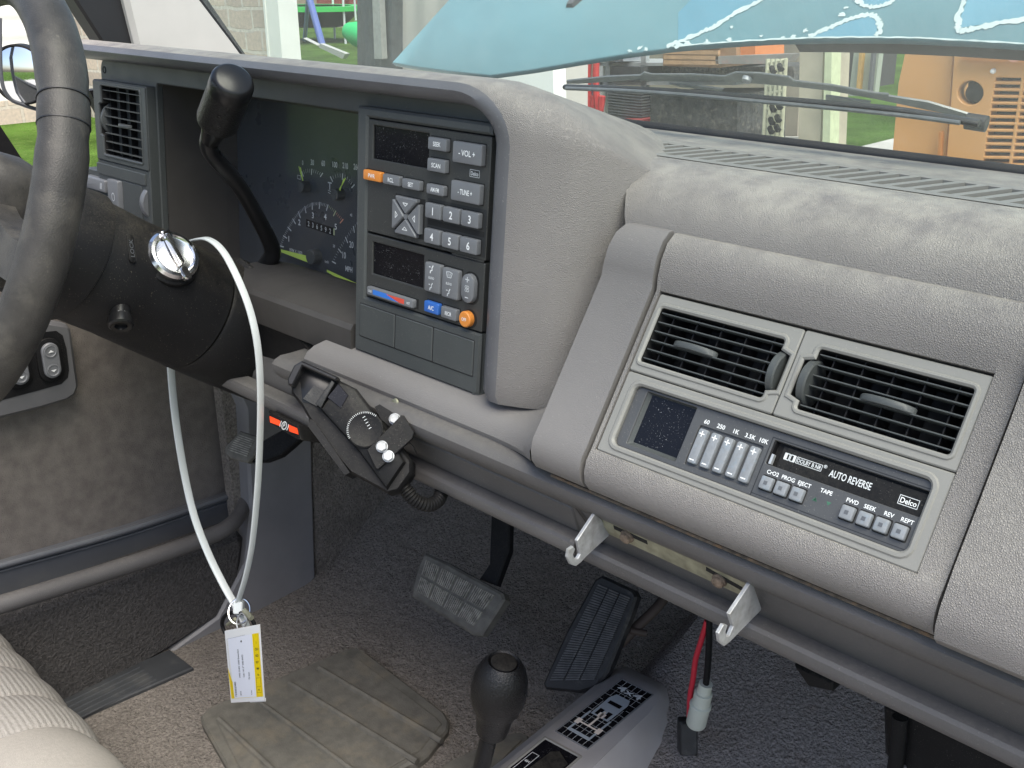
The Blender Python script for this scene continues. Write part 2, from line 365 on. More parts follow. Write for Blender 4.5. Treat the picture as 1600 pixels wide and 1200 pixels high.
# upper panel behind and in front of the defroster slot
b = MB(M['pad'])
top = [(.612, .776), (.600, .777), (.585, .776), (.572, .7725), (.560, .766), (.551, .757), (.5455, .748), (.543, .7415), (.546, .737), (.562, .735)]
b.xs(top, [-.115, -.10, -.075, -.065, -.058, -.052, -.048, -.045, -.04, -.03], .95)
b.xs([(.80, .766), (.745, .772), (.70, .7755), (.667, .776)], -.93, .95)
b.xs([(.80, .76), (.667, .776)], -.93, -.13)
b.xs([(.675, .7757), (.605, .7765)], -.18, -.112)
dpart('upper_panel', b)
b = MB(M['trim'])
b.xs([(.669, .7765), (.663, .7775), (.660, .7765), (.660, .770)], -.115, .95)
b.xs([(.6085, .7768), (.614, .7775), (.617, .7765), (.617, .770)], -.115, .95)
for k in range(75):
    x = -.115 + k*.0142; s = V((.016, .045, 0)); p = V((x, .616, .7768)); t = V((.0028, 0, 0)); d = V((0, 0, -.010))
    b.prism([p-t, p+t, p+t+s, p-t+s], d)
b.box(Fr((0, .616, .7768), (1, 0, 0), (0, 1, 0)), -112, 0, -11, 900, 45, -10)
dpart('defroster_grille', b)
b = MB(M['dark'])
for k in range(75):
    x = -.110 + k*.0142; fr = Fr((x+.012, .640, .7768), (1, 0, 0), (0, 1, 0)); b.box(fr, -3.5, -2, -10.5, 3.5, 10, -9.7)
dpart('duct_opening', b)
# ---- centre unit: pad above, pad below, right rim
FACE0, FACE1 = (.463, .617), (.5245, .7078)
upad = [(.562, .737), (.5475, .7425), (.540, .7425), (.533, .7375), (.5275, .728), (.5245, .717), (.5240, .7085), (.5300, .7045)]
lpad = [(.4700, .6145), (.4625, .6165), (.4575, .610), (.4555, .602), (.4565, .594), (.461, .5875), (.468, .5835), (.480, .583)]
full = upad[:-1] + lpad[1:]
b = MB(M['pad'])
b.xs(upad, -.0003, .2105, solid=(0, .02, -.004)); b.xs(lpad, -.0003, .2105, solid=(0, .015, .004))
b.xs(full, .2105, .2245, solid=(0, .02, -.004)); b.xs(full, -.003, -.0003, solid=(0, .02, -.004))
dpart('centre_pad', b)
b = MB(M['padd'])
fs = [(y-.001, z+.001) for y, z in full]; x0 = [-.030, -.036, -.041, -.044, -.046, -.047, -.048] + [-.0485]*7
b.mats[0] = M['padf']; b.xs(fs, x0, -.006, solid=(0, .05, -.01)); dpart('side_trim', b)
b = MB(M['pad'])                                              # glove box door, a little proud
g = [(.562, .737), (.547, .743), (.538, .7425), (.529, .736), (.5215, .724), (.517, .711), (.505, .690), (.480, .652), (.463, .627), (.454, .610), (.4515, .600), (.453, .591), (.459, .585), (.467, .582), (.48, .582)]
cx = [.238, .231, .2285, .2275, .227] + [.227]*8 + [.2275, .232]
b.xs(g, cx, .95, solid=(0, .02, -.004)); dpart('glovebox_door', b)
b = MB(M['seal']); b.xs([(y+.012, z-.008) for y, z in full], .2240, .2285); b.xs([(.56, .7375), (.55, .7365), (.556, .72)], -.05, .95); dpart('panel_gap', b)
b = MB(mat('seam_dirt', (.10, .08, .06), .9, vary=.5, vscale=200, stains=(120, .9, (.25, .15, .08)))); b.tube([(-.04, .4662, .5828), (.95, .4662, .5828)], .0011, None, 6, smooth=False); dpart('seam_dirt', b)
b = MB(M['brass']); b.lathe(onY(618, 629, .476), (0, -.9, .3), [(0, .0035), (.0015, .003), (.002, 0)], None, 16, False, False); dpart('trim_screw', b)
# ---- lower dash: ledge, panel, rail
b = MB(M['padd'])
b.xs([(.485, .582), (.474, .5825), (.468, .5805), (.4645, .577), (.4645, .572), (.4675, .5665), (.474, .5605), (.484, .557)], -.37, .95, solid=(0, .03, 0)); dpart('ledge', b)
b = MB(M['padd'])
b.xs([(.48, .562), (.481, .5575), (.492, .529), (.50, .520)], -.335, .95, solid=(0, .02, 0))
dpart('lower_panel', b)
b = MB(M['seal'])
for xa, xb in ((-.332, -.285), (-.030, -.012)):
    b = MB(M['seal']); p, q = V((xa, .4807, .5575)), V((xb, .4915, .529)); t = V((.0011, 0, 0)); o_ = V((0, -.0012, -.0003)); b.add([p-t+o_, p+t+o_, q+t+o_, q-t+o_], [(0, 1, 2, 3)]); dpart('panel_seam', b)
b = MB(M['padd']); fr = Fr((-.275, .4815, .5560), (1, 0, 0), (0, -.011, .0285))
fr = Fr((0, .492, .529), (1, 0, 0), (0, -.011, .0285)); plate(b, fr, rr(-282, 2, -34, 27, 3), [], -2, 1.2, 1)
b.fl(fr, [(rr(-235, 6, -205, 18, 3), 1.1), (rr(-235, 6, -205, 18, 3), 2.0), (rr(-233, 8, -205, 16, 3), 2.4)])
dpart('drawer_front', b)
b = MB(M['padd'])
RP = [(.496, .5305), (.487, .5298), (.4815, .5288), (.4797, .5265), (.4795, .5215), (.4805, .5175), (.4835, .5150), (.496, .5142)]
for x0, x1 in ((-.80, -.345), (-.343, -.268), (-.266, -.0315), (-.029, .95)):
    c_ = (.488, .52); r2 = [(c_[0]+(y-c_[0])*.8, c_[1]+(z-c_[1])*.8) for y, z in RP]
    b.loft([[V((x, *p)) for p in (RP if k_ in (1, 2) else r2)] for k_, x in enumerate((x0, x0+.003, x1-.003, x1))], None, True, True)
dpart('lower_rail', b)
# knee pad under the pod
b = MB(M['pad'])
k = [(.56, .600), (.548, .6005), (.535, .598), (.520, .592), (.505, .5875), (.49, .584), (.476, .5825)]
kp = [(.600, .575), (.565, .571), (.545, .566), (.522, .560), (.500, .5765), (.492, .5795)]
kp = [(.60, .59), (.555, .585), (.535, .583), (.515, .578), (.500, .5715), (.488, .5655), (.480, .5610)]
ka = [(.54, .602), (.506, .604), (.4935, .602), (.4855, .5975), (.4805, .592), (.478, .586), (.479, .582), (.49, .580)]
kb_ = [(.53, .64), (.50, .632), (.478, .622), (.462, .611), (.4545, .602), (.4555, .594), (.460, .5885), (.479, .584)]
kx = [-.318, -.322, -.328, -.334, -.338, -.340, -.343, -.345]
b.mats[0] = M['padf']; b.loft([[V((kx[i], *ka[i])) for i in range(8)], [V((-.14, *ka[i])) for i in range(8)]] + [[V((-.14+.0905*q/12, ka[i][0]+(kb_[i][0]-ka[i][0])*(q/12)**4, ka[i][1]+(kb_[i][1]-ka[i][1])*(q/12)**4)) for i in range(8)] for q in range(1, 13)], None, False, False, closed=False)
dpart('knee_pad', b)
# lower steering column opening trim, left of the drawers
b = MB(M['padd'])
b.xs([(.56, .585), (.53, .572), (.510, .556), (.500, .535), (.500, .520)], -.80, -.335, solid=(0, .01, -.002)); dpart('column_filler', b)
# ---- hood over the cluster, and the pod's right skin
b = MB(M['pad']); b.sharp = 50
secs = []
def sec_top(x): return [V((x, .585, .800)), V((x, .562, .8045)), V((x, .555, .809)), V((x, .553, .815)), V((x, .558, .8205)), V((x, .570, .8230)), V((x, .585, .8225)), V((x, .605, .820)), V((x, .67, .80)), V((x, .76, .772))]
def sec_side(z, q=1.0):
    dy = (z-.69)*.0875
    return [V((-.188, .59+dy, z)), V((-.188, .562+dy, z)), V((-.184, .553+dy, z)), V((-.177, .549+dy, z)), V((-.166, .549+dy, z)), V((-.150, .556+dy, z)), V((-.132, .565+dy, z)), V((-.118, .575+dy, z)), V((-.106, .600+dy, min(z, .770))), V((-.091, .641+dy, min(z-.002, .753)))]
for x in (-.925, -.7, -.5, -.35, -.245, -.222): secs.append(sec_top(x))
T = sec_top(-.222); S = sec_side(.778)
cz = .778
for k_ in range(1, 8):
    a = R_(90*k_/8); row = []
    for t, s in zip(T, S):
        rx = s.x + .222; rz = t.z - cz; row.append(V((-.222 + rx*math.sin(a), t.y + (s.y-t.y)*math.sin(a)**2, cz + rz*math.cos(a) + (s.z-cz)*math.sin(a)**2)))
    secs.append(row)
for z in (.778, .70, .64, .60, .582): secs.append(sec_side(z))
l = sec_side(.574); secs.append([p + (V((-.150, .60, .582))-p)*.05 for p in l])
secs.append([V((-.14, .61, .573)) + (p-V((-.14, .61, .574)))*.55 for p in l])
b.loft([[V(pk(p)) for p in r_[:5]] for r_ in secs], M['lip'], False, False, closed=False); b.loft([[V(pk(p)) for p in r_[4:]] for r_ in secs], M['pad'], False, False, closed=False); dpart('cluster_hood', b)
# ---- charcoal bezel: top strip, right strip, left vent housing
b = MB(M['char'])
outer = rr(-870, -12, -186, 236, 14, 5)
plate(b, FP, outer, [rr(-738, 4, -366, 214.5, 5)], -22, -12, 1.2, wi=-19.5)
scr = []
for u, v in ((-860, 222), (-191.5, 205), (-189.5, 22)): scr.append(MB(M['black']).fl(FP, [(circ(u, v, 4.2, 20), -12.5), (circ(u, v, 4.2, 20), -11.6), (circ(u, v, 3.2, 20), -11.4), (circ(u, v, 2.6, 20), -13)]))
bez = dpart('cluster_bezel', b)
for q in scr: dpart('screw', q, bez)
# cluster well
b = MB(M['well'])
b.fl(FP, [(rr(-738, 4, -366, 214.5, 5), -20), (rr(-738, 4, -366, 214.5, 5), -60), (rr(-730, 6, -366, 200, 5), -118)], cap1=False)
b.xs([(.668, .572), (.650, .588), (.625, .5975), (.598, .6), (.572, .598), (.560, .5935), (.553, .5925), (.5495, .588), (.549, .570), (.553, .556), (.57, .55)], -.60, -.366, solid=(0, .01, -.01))
n_ = len(b.v) - 44; b.v = b.v[:n_] + [pk(p) for p in b.v[n_:]]
dpart('cluster_well', b)
# gauges
G = MB(M['gauge']); G.box(FG, -745, -10, -4, -360, 215, 0)
W = M['wdim']
def arc_ticks(pts, hub, n, major, L1, L2, w1=1.3, w2=.5, ends=None, skip=()):
    P, _ = spline([V((a, c_, 0)) for a, c_ in pts], 1, 12); d = [0]
    for a, c_ in zip(P[:-1], P[1:]): d.append(d[-1] + (c_-a).length)
    for k_ in range(n+1):
        s = d[-1]*k_/n; i = min(range(len(d)), key=lambda q: abs(d[q]-s)); p = P[i]
        if i+1 < len(d) and d[i] < s: p = P[i].lerp(P[i+1], (s-d[i])/(d[i+1]-d[i]))
        elif i > 0 and d[i] > s: p = P[i-1].lerp(P[i], (s-d[i-1])/(d[i]-d[i-1]))
        t = (V((hub[0], hub[1], 0))-p).normalized(); mj = k_ % major == 0
        col = W
        if ends and k_ > n*ends[1]: col = M['orl']
        elif ends and k_ > n*ends[0]: col = M['yel2']
        G.line(FG, [(p.x, p.y), (p.x+t.x*(L1 if mj else L2), p.y+t.y*(L1 if mj else L2))], w1 if mj else w2, .15, col)
M['yel2'] = mat('pale_green_marking', (.45, .5, .3), .6, vary=0)
tp = [(-644, 29), (-634, 46), (-609, 73), (-579, 89), (-549, 90.5), (-524, 79)]
arc_ticks(tp, (-578, 29), 50, 5, 7, 3.2, 1.5, .5, ends=(.80, .9))
for s, u, v in (('1', -626, 40.5), ('2', -605, 63), ('3', -579, 75), ('4', -556, 77), ('5', -537, 69)): G.text(FG, s, u, v, 6.5, .2, M['white'])
arc_ticks([(-600, 121), (-590, 125), (-576, 126), (-561, 124)], (-585, 100), 10, 5, 6, 4, 1.3, .4)
arc_ticks([(-547, 122), (-533, 127), (-519, 127), (-505, 119)], (-528, 100), 10, 5, 6, 4, 1.3, .4)
arc_ticks([(-543, 29), (-532, 45), (-516, 64), (-503, 77), (-485, 92)], (-490, 20), 22, 5, 6.5, 3, 1.3, .4)
for s, u, v, h in (('0', -598, 131, 5), ('30', -580, 133.5, 6), ('60', -560, 135, 6), ('100', -539, 136, 6), ('210', -521, 137, 6), ('260', -502, 138, 6), ('20', -509, 54, 7), ('10', -521.5, 40, 7), ('MPH', -513, 26, 6)): G.text(FG, s, u, v, h, .2, W, .75)
for s, u, v, h in (('RPM X 1000', -612, 28, 4), ('km/h', -553, 27, 3), ('20', -540, 47, 3), ('40', -510, 86, 3.2)): G.text(FG, s, u, v, h, .2, W, .85)
G.line(FG, [(-608, 112), (-602, 112), (-602, 116), (-608, 116)], .6, .2, W, True); G.text(FG, 'T', -548, 112, 8, .2, W)
G.line(FG, [(-551, 107), (-545, 106)], .6, .2, W); G.line(FG, [(-551, 104.5), (-545, 103.5)], .6, .2, W)
G.poly(FG, [(-592, 60), (-539, 58), (-539, 67), (-592, 69)], .2, M['black'])
for k_, s in enumerate('236592'): G.text(FG, s, -587+k_*8, 64.3-k_*.35, 5.5, .3, W, .85)
G.poly(FG, [(-541, 59), (-538.5, 59), (-538.5, 66.5), (-541, 66.5)], .35, M['yel2'])
gc = dpart('gauge_cluster', G)
for u, v, r in ((-589, 106, 6.5), (-527, 106, 6.5), (-570, 30, 8.5), (-470, 5, 9)): dpart('needle_hub', MB(M['char']).fl(FG, [(circ(u, v, r, 28), 0), (circ(u, v, r, 28), 10), (circ(u, v, r-.8, 28), 10.8)]), gc)
for P_ in ([([(-588, 108), (-594, 126)], 1.6), ([(-588, 108), (-597, 127)], 1.2)], [([(-526, 108), (-513, 125)], 1.6), ([(-524, 107), (-516, 124)], 1.2)]):
    b = MB(M['needle'])
    for pts, w_ in P_: b.line(FG, pts, w_, 6)
    dpart('needle', b, gc)
for P_ in ([(-645, 24.5), (-645, 27), (-580, 29), (-580, 21.5)], [(-545, 17.5), (-545, 20), (-478, 14), (-478, 6)]): dpart('needle', MB(M['needle']).poly(FG, P_, 6), gc)
# ---- vents
def vent(fr, u0, v0, u1, v1, ns, nv, side, tab, cell, wb, fm, cavd=30, name='air_vent', lab=None, nz=(.30, .82)):
    """cell: outline rectangle of the plate; side: +1 / -1 = which side the thumb wheel sits on"""
    h = v1-v0; n0, n1 = v0+h*nz[0]*.45, v0+h*nz[1]; e = 6.5*side; U = u1 if side > 0 else u0
    if side > 0: hole = rr(u0, v0, u1, v1, 2)[:5] + [(u1, n0), (u1+e, n0+2), (u1+e, n1-2), (u1, n1)] + rr(u0, v0, u1, v1, 2)[5:]
    else:
        r_ = rr(u0, v0, u1, v1, 2); hole = r_[:15] + [(u0, n1), (u0+e, n1-2), (u0+e, n0+2), (u0, n0)] + r_[15:]
    p = MB(fm); plate(p, fr, rr(*cell, 1.5), [hole], wb-3, wb, .8, wi=wb-cavd)
    # a raised rounded lip round the opening
    lip = off(hole, 3.2); p.fl(fr, [(lip, wb-.1), (off(hole, 2.4), wb+.9), (off(hole, 1.2), wb+1.0), (hole, wb)], cap1=False)
    o = dpart(name, p, label=lab)
    c = MB(M['dark']); c.fl(fr, [(off(hole, -.1), wb-1), (off(hole, -.1), wb-cavd)], cap1=True); dpart('cavity', c, o)
    s = MB(M['char'])
    for k_ in range(ns):
        v = v0 + h*(k_+.5)/ns + (0 if ns else 0)
        s.fl(fr, [(rr(u0+.6, v-.3, u1-.3, v+.3, .2, 1), wb-8.5), (rr(u0+.6, v-.5, u1-.3, v+.5, .3, 1), wb-2.0), (rr(u0+.8, v-.3, u1-.5, v+.3, .2, 1), wb-1.5)], cap0=True)
    for k_ in range(nv):
        u = u0 + (u1-u0)*(k_+.5)/nv; s.box(fr, u-.4, v0, wb-24, u+.4, v1, wb-5, M['black'])
    dpart('louvre', s, o)
    t = MB(M['char']); n = 56; um = U + side*1.0; cv_ = (n0+n1)/2; rad = (n1-n0)/2+1
    lp = []
    for uu, rk in ((um-2.6, .93), (um-1.8, 1), (um+1.8, 1), (um+2.6, .93)):
        lp.append([fr.P(uu, cv_ + rad*rk*(1+.012*(q % 2))*math.sin(2*math.pi*q/n), wb-rad*(.62 if name == 'air_vent' else .93) + rad*rk*(1+.012*(q % 2))*math.cos(2*math.pi*q/n)) for q in range(n)])
    t.loft(lp, None, True, True); dpart('thumb_wheel', t, o)
    if tab:
        t = MB(M['char']); tu, tv, tl = tab; P_ = []
        for ww, sc in ((wb-6, 1), (wb-1, 1), (wb+.8, .92)):
            P_.append([(tu + tl*sc*math.cos(2*math.pi*q/28), tv + (2.3*sc)*math.sin(2*math.pi*q/28)) for q in range(28)])
        fr2 = Fr(fr.P(0, 0, 0), fr.u, fr.v)
        lp = [[fr.P(tu + tl*math.cos(q)*sc, tv + dv - .12*tl*math.sin(q)*0, wb-4 + 7*math.sin(q)*sc) for q in [math.pi*j/18 for j in range(19)]] for dv, sc in ((-2, .95), (-1.4, 1), (1.4, 1), (2, .95))]
        t.loft(lp, None, True, True); dpart('vane_tab', t, o)
    return o
vent(FC, 5, 62.5, 94, 100, 6, 5, 1, (38, 80, 16), (0, 55.2, 103.1, 108.6), -.3, M['trim'], lab='left dash vent beside the radio pod')
vent(FC, 116, 62.5, 204, 100, 6, 5, -1, (163, 80, 16), (103.7, 55.2, 210.4, 108.6), -.3, M['trim'], lab='right dash vent beside the glove box')
vent(FP, -845, 126, -752, 205, 8, 4, -1, (-795, 163, 14), (-866, 118, -740, 210), 1, M['char'], name='side_vent', nz=(.6, .75))
b = MB(M['char'])
plate(b, FP, rr(-868, -10, -739.5, 211, 2), [rr(-862, 117.5, -744, 207, 2)], -12, -.5, 1)
b.box(FP, -866, 60, -40, -741, 211, -36)
plate(b, FP, rr(-869, 100, -749, 113.5, 1.5), [], -2, 1.2, .8)
plate(b, FP, rr(-806, 52, -760, 99, 1.5), [], -2, .6, .8)
b.box(FP, -925, 0, -30, -866, 100, -6)
dpart('side_panel', b)
for a_ in ((-903, 79.5, -842, 94, 'fog'), (-903, 60, -842, 75, 'ring')):
    b = MB(M['btn']); b.key(FP, a_[0], a_[1], a_[2], a_[3], -6, 6, 1.5, 1.8)
    for q in range(3): b.line(FP, [(-853 + q*1.8, a_[1]+4), (-851.5+q*1.8, a_[1]+11)], .8, 6.15, M['wdim'])
    dpart('switch_button', b)
b = MB(M['btn']); b.key(FP, -835, 58, -808, 98, -6, 6, 1.5, 1.8); b.line(FP, [(-820+3.4*math.cos(q/20*6.283), 78+4.6*math.sin(q/20*6.283)) for q in range(20)], .9, 6.15, M['wdim'], True); dpart('rocker_switch', b)
b = MB(M['btn']); n = 60; lp = [[FP.P(uu, 80+20*rk*(1+.01*(q % 2))*math.sin(2*math.pi*q/n), -12+18*rk*(1+.01*(q % 2))*math.cos(2*math.pi*q/n)) for q in range(n)] for uu, rk in ((-757, .95), (-755.5, 1), (-749, 1), (-747.5, .95))]
b.loft(lp, None, True, True); dpart('dimmer_wheel', b)
# ---- radio pod block
b = MB(M['char'])
pod_out = rr(-363, 0, -197, 221.5, 3)
plate(b, FP, pod_out, [rr(-348.5, 55.5, -197.6+.0, 212.5, 1.2)], -60, 0, 2.2, wi=-6) if False else None
plate(b, FP, [(-363, 0), (-202, 0), (-199, .8), (-197.6, 3), (-197.6, 53.5), (-348.5, 53.5), (-348.5, 212.8), (-197.6, 212.8), (-197.6, 219.5), (-200, 221.5), (-363, 221.5)], [], -60, 0, 2.0)
b.box(FP, -350, 50, -30, -198, 214, -10)
b.loft([[FP.P(u, 0+dv, w_) for u, w_ in ((-204, -.2), (-199, -2), (-196.5, -6), (-196, -13), (-186, -13.5), (-184, -18))] for dv in (0, 53.5)], None, False, False, closed=False)
dpart('pod_block', b)
for u0, u1 in ((-354.5, -305.2), (-304, -255), (-253.8, -204.5)):
    b = MB(M['char']); plate(b, FP, rr(u0, 15.5, u1, 46.2, 1.2), [], -2, .9, .7); dpart('blank_cover', b)
b = MB(M['seal']); plate(b, FP, rr(-355.3, 14.7, -203.7, 47, 1.2), [], -1, .15, .1); dpart('cover_gap', b)
# radio
b = MB(M['face']); plate(b, FP, rr(-347.3, 114.3, -197.4, 211.6, 1.2), [rr(-341, 178.6, -269, 207.2, .4)], -14, -.6, .7, wi=-3)
b.box(FP, -236, 113, -.7, -198.6, 114.5, -.6)
b.poly(FP, [(-268.3, 117), (-197.9, 117), (-197.9, 155), (-268.3, 155)], -.55, M['dark2'] if 'dark2' in M else M['black'])
b.poly(FP, [(-266.6, 133), (-199.8, 133), (-199.8, 137.5), (-266.6, 137.5)], -.4, M['dark'])
b.line(FP, [(-219.3, 178.9), (-208.6, 178.9), (-208.6, 184.4), (-219.3, 184.4)], .35, -.45, M['wdim'], True); b.text(FP, 'Delco', -214, 181.6, 3.1, -.45, M['wdim'], .8)
RD = dpart('radio', b)
b = MB(M['gloss']); b.box(FP, -341.4, 178.2, -4, -268.6, 207.6, -2.4); dpart('display', b, RD)
def rad_btn(u0, v0, u1, v1, txt, m='btn', th=3.5, par=None, h=4.0, name='button', r=1.2, sx=.85):
    q = MB(M['dark']); q.poly(FP, [(u0-.8, v0-.8), (u1+.8, v0-.8), (u1+.8, v1+.9), (u0-.8, v1+.9)], -.5)
    q.key(FP, u0, v0, u1, v1, -1, h, r, .9, M[m])
    if txt: q.text(FP, txt, (u0+u1)/2 - 0, (v0+v1)/2, th, h+.12, M['white'], sx)
    return dpart(name, q, par or RD)
# key tops stand 4 mm proud, so they sit 4 mm left and a little up of where the photo shows them on the panel plane
S_ = -3.6
def kb(u0, v0, u1, v1, *a, **k): return rad_btn(u0+S_*.4, v0+.2, u1+S_*1.1, v1+.4, *a, **k)
kb(-264, 195, -239.4, 204.8, 'SEEK'); kb(-264, 177.8, -239.8, 188, 'SCAN'); kb(-264, 159.2, -240.6, 167.2, 'AM-FM', sx=.68)
kb(-234.4, 188.4, -198.8, 204.6, '- VOL +', th=4.6); kb(-234.6, 158.2, -198.8, 173.8, '- TUNE +', th=4.2, sx=.68)
kb(-347, 160, -320.8, 168.4, 'PWR', 'orange', th=3.5); kb(-320.4, 159.9, -296, 168, 'RCL', th=3.5); kb(-294.8, 159.6, -270, 167.4, 'SET', th=3.5)
for k_ in range(3):
    kb(-264.8+k_*21.7, 139.4, -242.9+k_*22, 151.5, str(k_+1), th=6.2, sx=.9); kb(-265+k_*21.7, 118.2, -243+k_*22, 130.2, str(k_+4), th=6.2, sx=.9)
# four-way pad
c_ = (-291, 136)
b = MB(M['btn']); b.poly(FP, [(-309, 119), (-271, 119), (-271, 153), (-309, 153)], -.5, M['dark'])
for a_ in range(4):
    ca, sa = math.cos(R_(90*a_)), math.sin(R_(90*a_)); rot = lambda x, y: (c_[0] + (x*ca-y*sa)*1.02, c_[1] + (x*sa+y*ca)*.92)
    o2 = [rot(*p) for p in ((2.4, -.8), (15, -13.4), (17.5, -13.4), (17.5, 13.4), (15, 13.4), (2.4, .8))]
    b.fl(FP, [(o2, -.5), (o2, 3), (off(o2, -.9), 4)])
    tr = [rot(*p) for p in ((9.6, 0), (12.4, 3), (12.4, -3))]; b.line(FP, tr, .6, 4.15, M['white'], True)
b.fl(FP, [(rr(c_[0]-2, c_[1]-2, c_[0]+2, c_[1]+2, .5), 0), (rr(c_[0]-2, c_[1]-2, c_[0]+2, c_[1]+2, .5), 3.5)])
dpart('direction_pad', b, RD)
# climate control
b = MB(M['face']); plate(b, FP, rr(-347.3, 55, -197.4, 112.4, 1.2), [rr(-339, 77, -270.6, 106, .4)], -14, -.6, .7, wi=-3); CL = dpart('climate_control', b)
b = MB(M['gloss']); b.box(FP, -339.4, 76.6, -4, -270.2, 106.4, -2.4); dpart('display', b, CL)
def zig(mb, u, v, s, w_, m): mb.line(FP, [(u+1.6*s, v+3*s), (u+.4*s, v+1.2*s), (u+.6*s, v-.6*s), (u-1.2*s, v-1.4*s), (u-1.3*s, v-3*s)], .9*s, w_, m); mb.line(FP, [(u-2.8*s, v+1.6*s), (u-1.4*s, v+1.6*s)], .7*s, w_, m)
for (u0, v0, u1, v1, kind) in ((-262.6, 77.5, -241, 102.3, 0), (-241, 76.9, -219.2, 101.6, 1)):
    u0 -= 1.4; u1 -= 3.6; q = MB(M['dark']); q.poly(FP, [(u0-.8, v0-.8), (u1+1, v0-.8), (u1+1, v1+1.4), (u0-.8, v1+1.4)], -.5); q.key(FP, u0, v0, u1, v1, -1, 4, 1.4, 1, M['btn'])
    cu = (u0+u1)/2 - .8
    if kind == 0: zig(q, cu, v1-5, 1.1, 4.15, M['white'])
    else: q.line(FP, [(cu-3.6, v1-3), (cu, v1-2.2), (cu+3.6, v1-3), (cu+2.2, v1-7), (cu-2.2, v1-7)], .6, 4.15, M['wdim'], True); q.line(FP, [(cu-1.4, v1-3.6), (cu-1.4, v1-6)], .6, 4.15, M['wdim']); q.line(FP, [(cu+1, v1-3.6), (cu+1, v1-6)], .6, 4.15, M['wdim'])
    q.text(FP, 'BLEND', cu, (v0+v1)/2, 2.0, 4.15, M['wdim'], .8); zig(q, cu, v0+5, 1, 4.15, M['wdim']); dpart('mode_button', q, CL)
u0, u1 = -219.4, -204.4; q = MB(M['dark']); q.fl(FP, [(rr(u0-1.4, 75.8, u1+2, 103, 8, 8), -.6), (rr(u0-1.4, 75.8, u1+2, 103, 8, 8), -.5)]); q.key(FP, u0, 77.4, u1, 101.6, -1, 4, 7.4, 1.2, M['btn'])
cu = (u0+u1)/2; q.line(FP, [(cu-2, 97), (cu+2, 97)], .8, 4.15, M['wdim']); q.line(FP, [(cu, 95), (cu, 99)], .8, 4.15, M['wdim']); q.line(FP, [(cu-1.7, 82), (cu+1.7, 82)], .8, 4.15, M['wdim'])
for a_ in range(4): q.line(FP, [(cu+1.6*math.cos(R_(45+90*a_))+1.2*math.cos(t_*1.047), 89.5+1.9*math.sin(R_(45+90*a_))+1.2*math.sin(t_*1.047)) for t_ in range(6)], .45, 4.15, M['wdim'], True)
dpart('fan_button', q, CL)
def cb(u0, v0, u1, v1, *a, **k): return rad_btn(u0+S_*.4, v0+.2, u1+S_*1.1, v1+.4, *a, par=CL, **k)
cb(-262, 59.2, -241.4, 68.5, 'A/C', 'blue', th=3.6); cb(-240.8, 58.7, -219.6, 68.2, 'RECIR', th=3.2, sx=.65)
q = MB(M['orange']); q.fl(FP, [(circ(-211, 63.6, 7.9, 36), -.5), (circ(-211, 63.6, 7.9, 36), -.4)], M['dark']); q.fl(FP, [(circ(-212.6, 63.6, 6.7, 36), -1), (circ(-212.6, 63.6, 6.7, 36), 4.2), (circ(-212.6, 63.6, 5.9, 36), 5)]); q.text(FP, 'OFF', -212.8, 63.6, 2.8, 5.15, M['white'], .8); dpart('off_button', q, CL)
q = MB(M['dark']); q.poly(FP, [(-341, 57.4), (-275, 57.4), (-275, 66.6), (-341, 66.6)], -.5); q.key(FP, -341, 58.2, -278, 65.6, -1, 4, 1.2, .9, M['btn'])
q.poly(FP, [(-332, 59.8), (-332, 64.3), (-312, 64.3), (-296, 59.9)], 4.1, M['bluem']); q.poly(FP, [(-314, 63.8), (-289, 64.2), (-289, 59.8), (-296, 59.9)], 4.14, M['red']); q.text(FP, 'COLD', -336, 62, 2, 4.15, M['white'], .6); q.text(FP, 'HOT', -283.5, 61.9, 2, 4.15, M['white'], .7)
dpart('temperature_button', q, CL)
# ---- tape deck and equaliser
b = MB(M['trim']); plate(b, FC, rr(.2, -.2, 210.3, 54.5, 1.5), [rr(9.5, 7, 201.3, 47.6, 4.5)], -3, -.3, .8, wi=-6)
h_ = rr(9.5, 7, 201.3, 47.6, 4.5); b.fl(FC, [(off(h_, 4), -.4), (off(h_, 3), .7), (off(h_, 1.2), .8), (h_, -.5)], cap1=False); TB = dpart('tape_deck_surround', b)
b = MB(M['cface']); plate(b, FC, rr(9.6, 7.1, 201.2, 47.5, 4.4), [rr(17.8, 10.4, 55, 45.8, .8), rr(61.5, 11, 105, 36.3, .8), rr(110, 27.5, 200.4, 42, .8)], -6, -3, .4, wi=-9)
b.box(FC, 60, 10, -12, 106, 38, -4.5); 
b.line(FC, [(108.6, 7.4), (108.6, 43.2), (201, 43.2)], .5, -2.9, M['seal']); b.line(FC, [(108.6, 9), (200.5, 9)], .4, -2.9, M['seal'])
for s, u in (('60', 64.5), ('250', 74.5), ('1K', 85), ('3.5K', 94.6), ('10K', 103.6)): b.text(FC, s, u+.6, 39.4, 2.6, -2.88, M['white'], 1.0)
for s, u in (('CrO₂', 116.6), ('PROG', 126.4), ('EJECT', 136.5), ('FWD', 165), ('SEEK', 175), ('REV', 185.6), ('REPT', 195.5)): b.text(FC, s if '₂' not in s else 'CrO2', u, 23.6, 2.3, -2.88, M['white'], .95)
b.text(FC, 'TAPE', 149.6, 23.8, 2.3, -2.88, M['white'], .95)
b.poly(FC, [(144, 16.8), (146.4, 16.8), (145.2, 18.8)], -2.88, M['green']) if 'green' in M else None
TD = dpart('tape_deck', b)
b = MB(M['gloss']); fr = FC
b.fl(FC, [(rr(17.9, 10.5, 54.9, 45.7, .6), -4), (rr(20, 13, 54.5, 45, .4), -7)], M['char'], cap1=False); b.box(FC, 19.5, 12.5, -8, 54.8, 45.2, -6.8); dpart('display', b, TD)
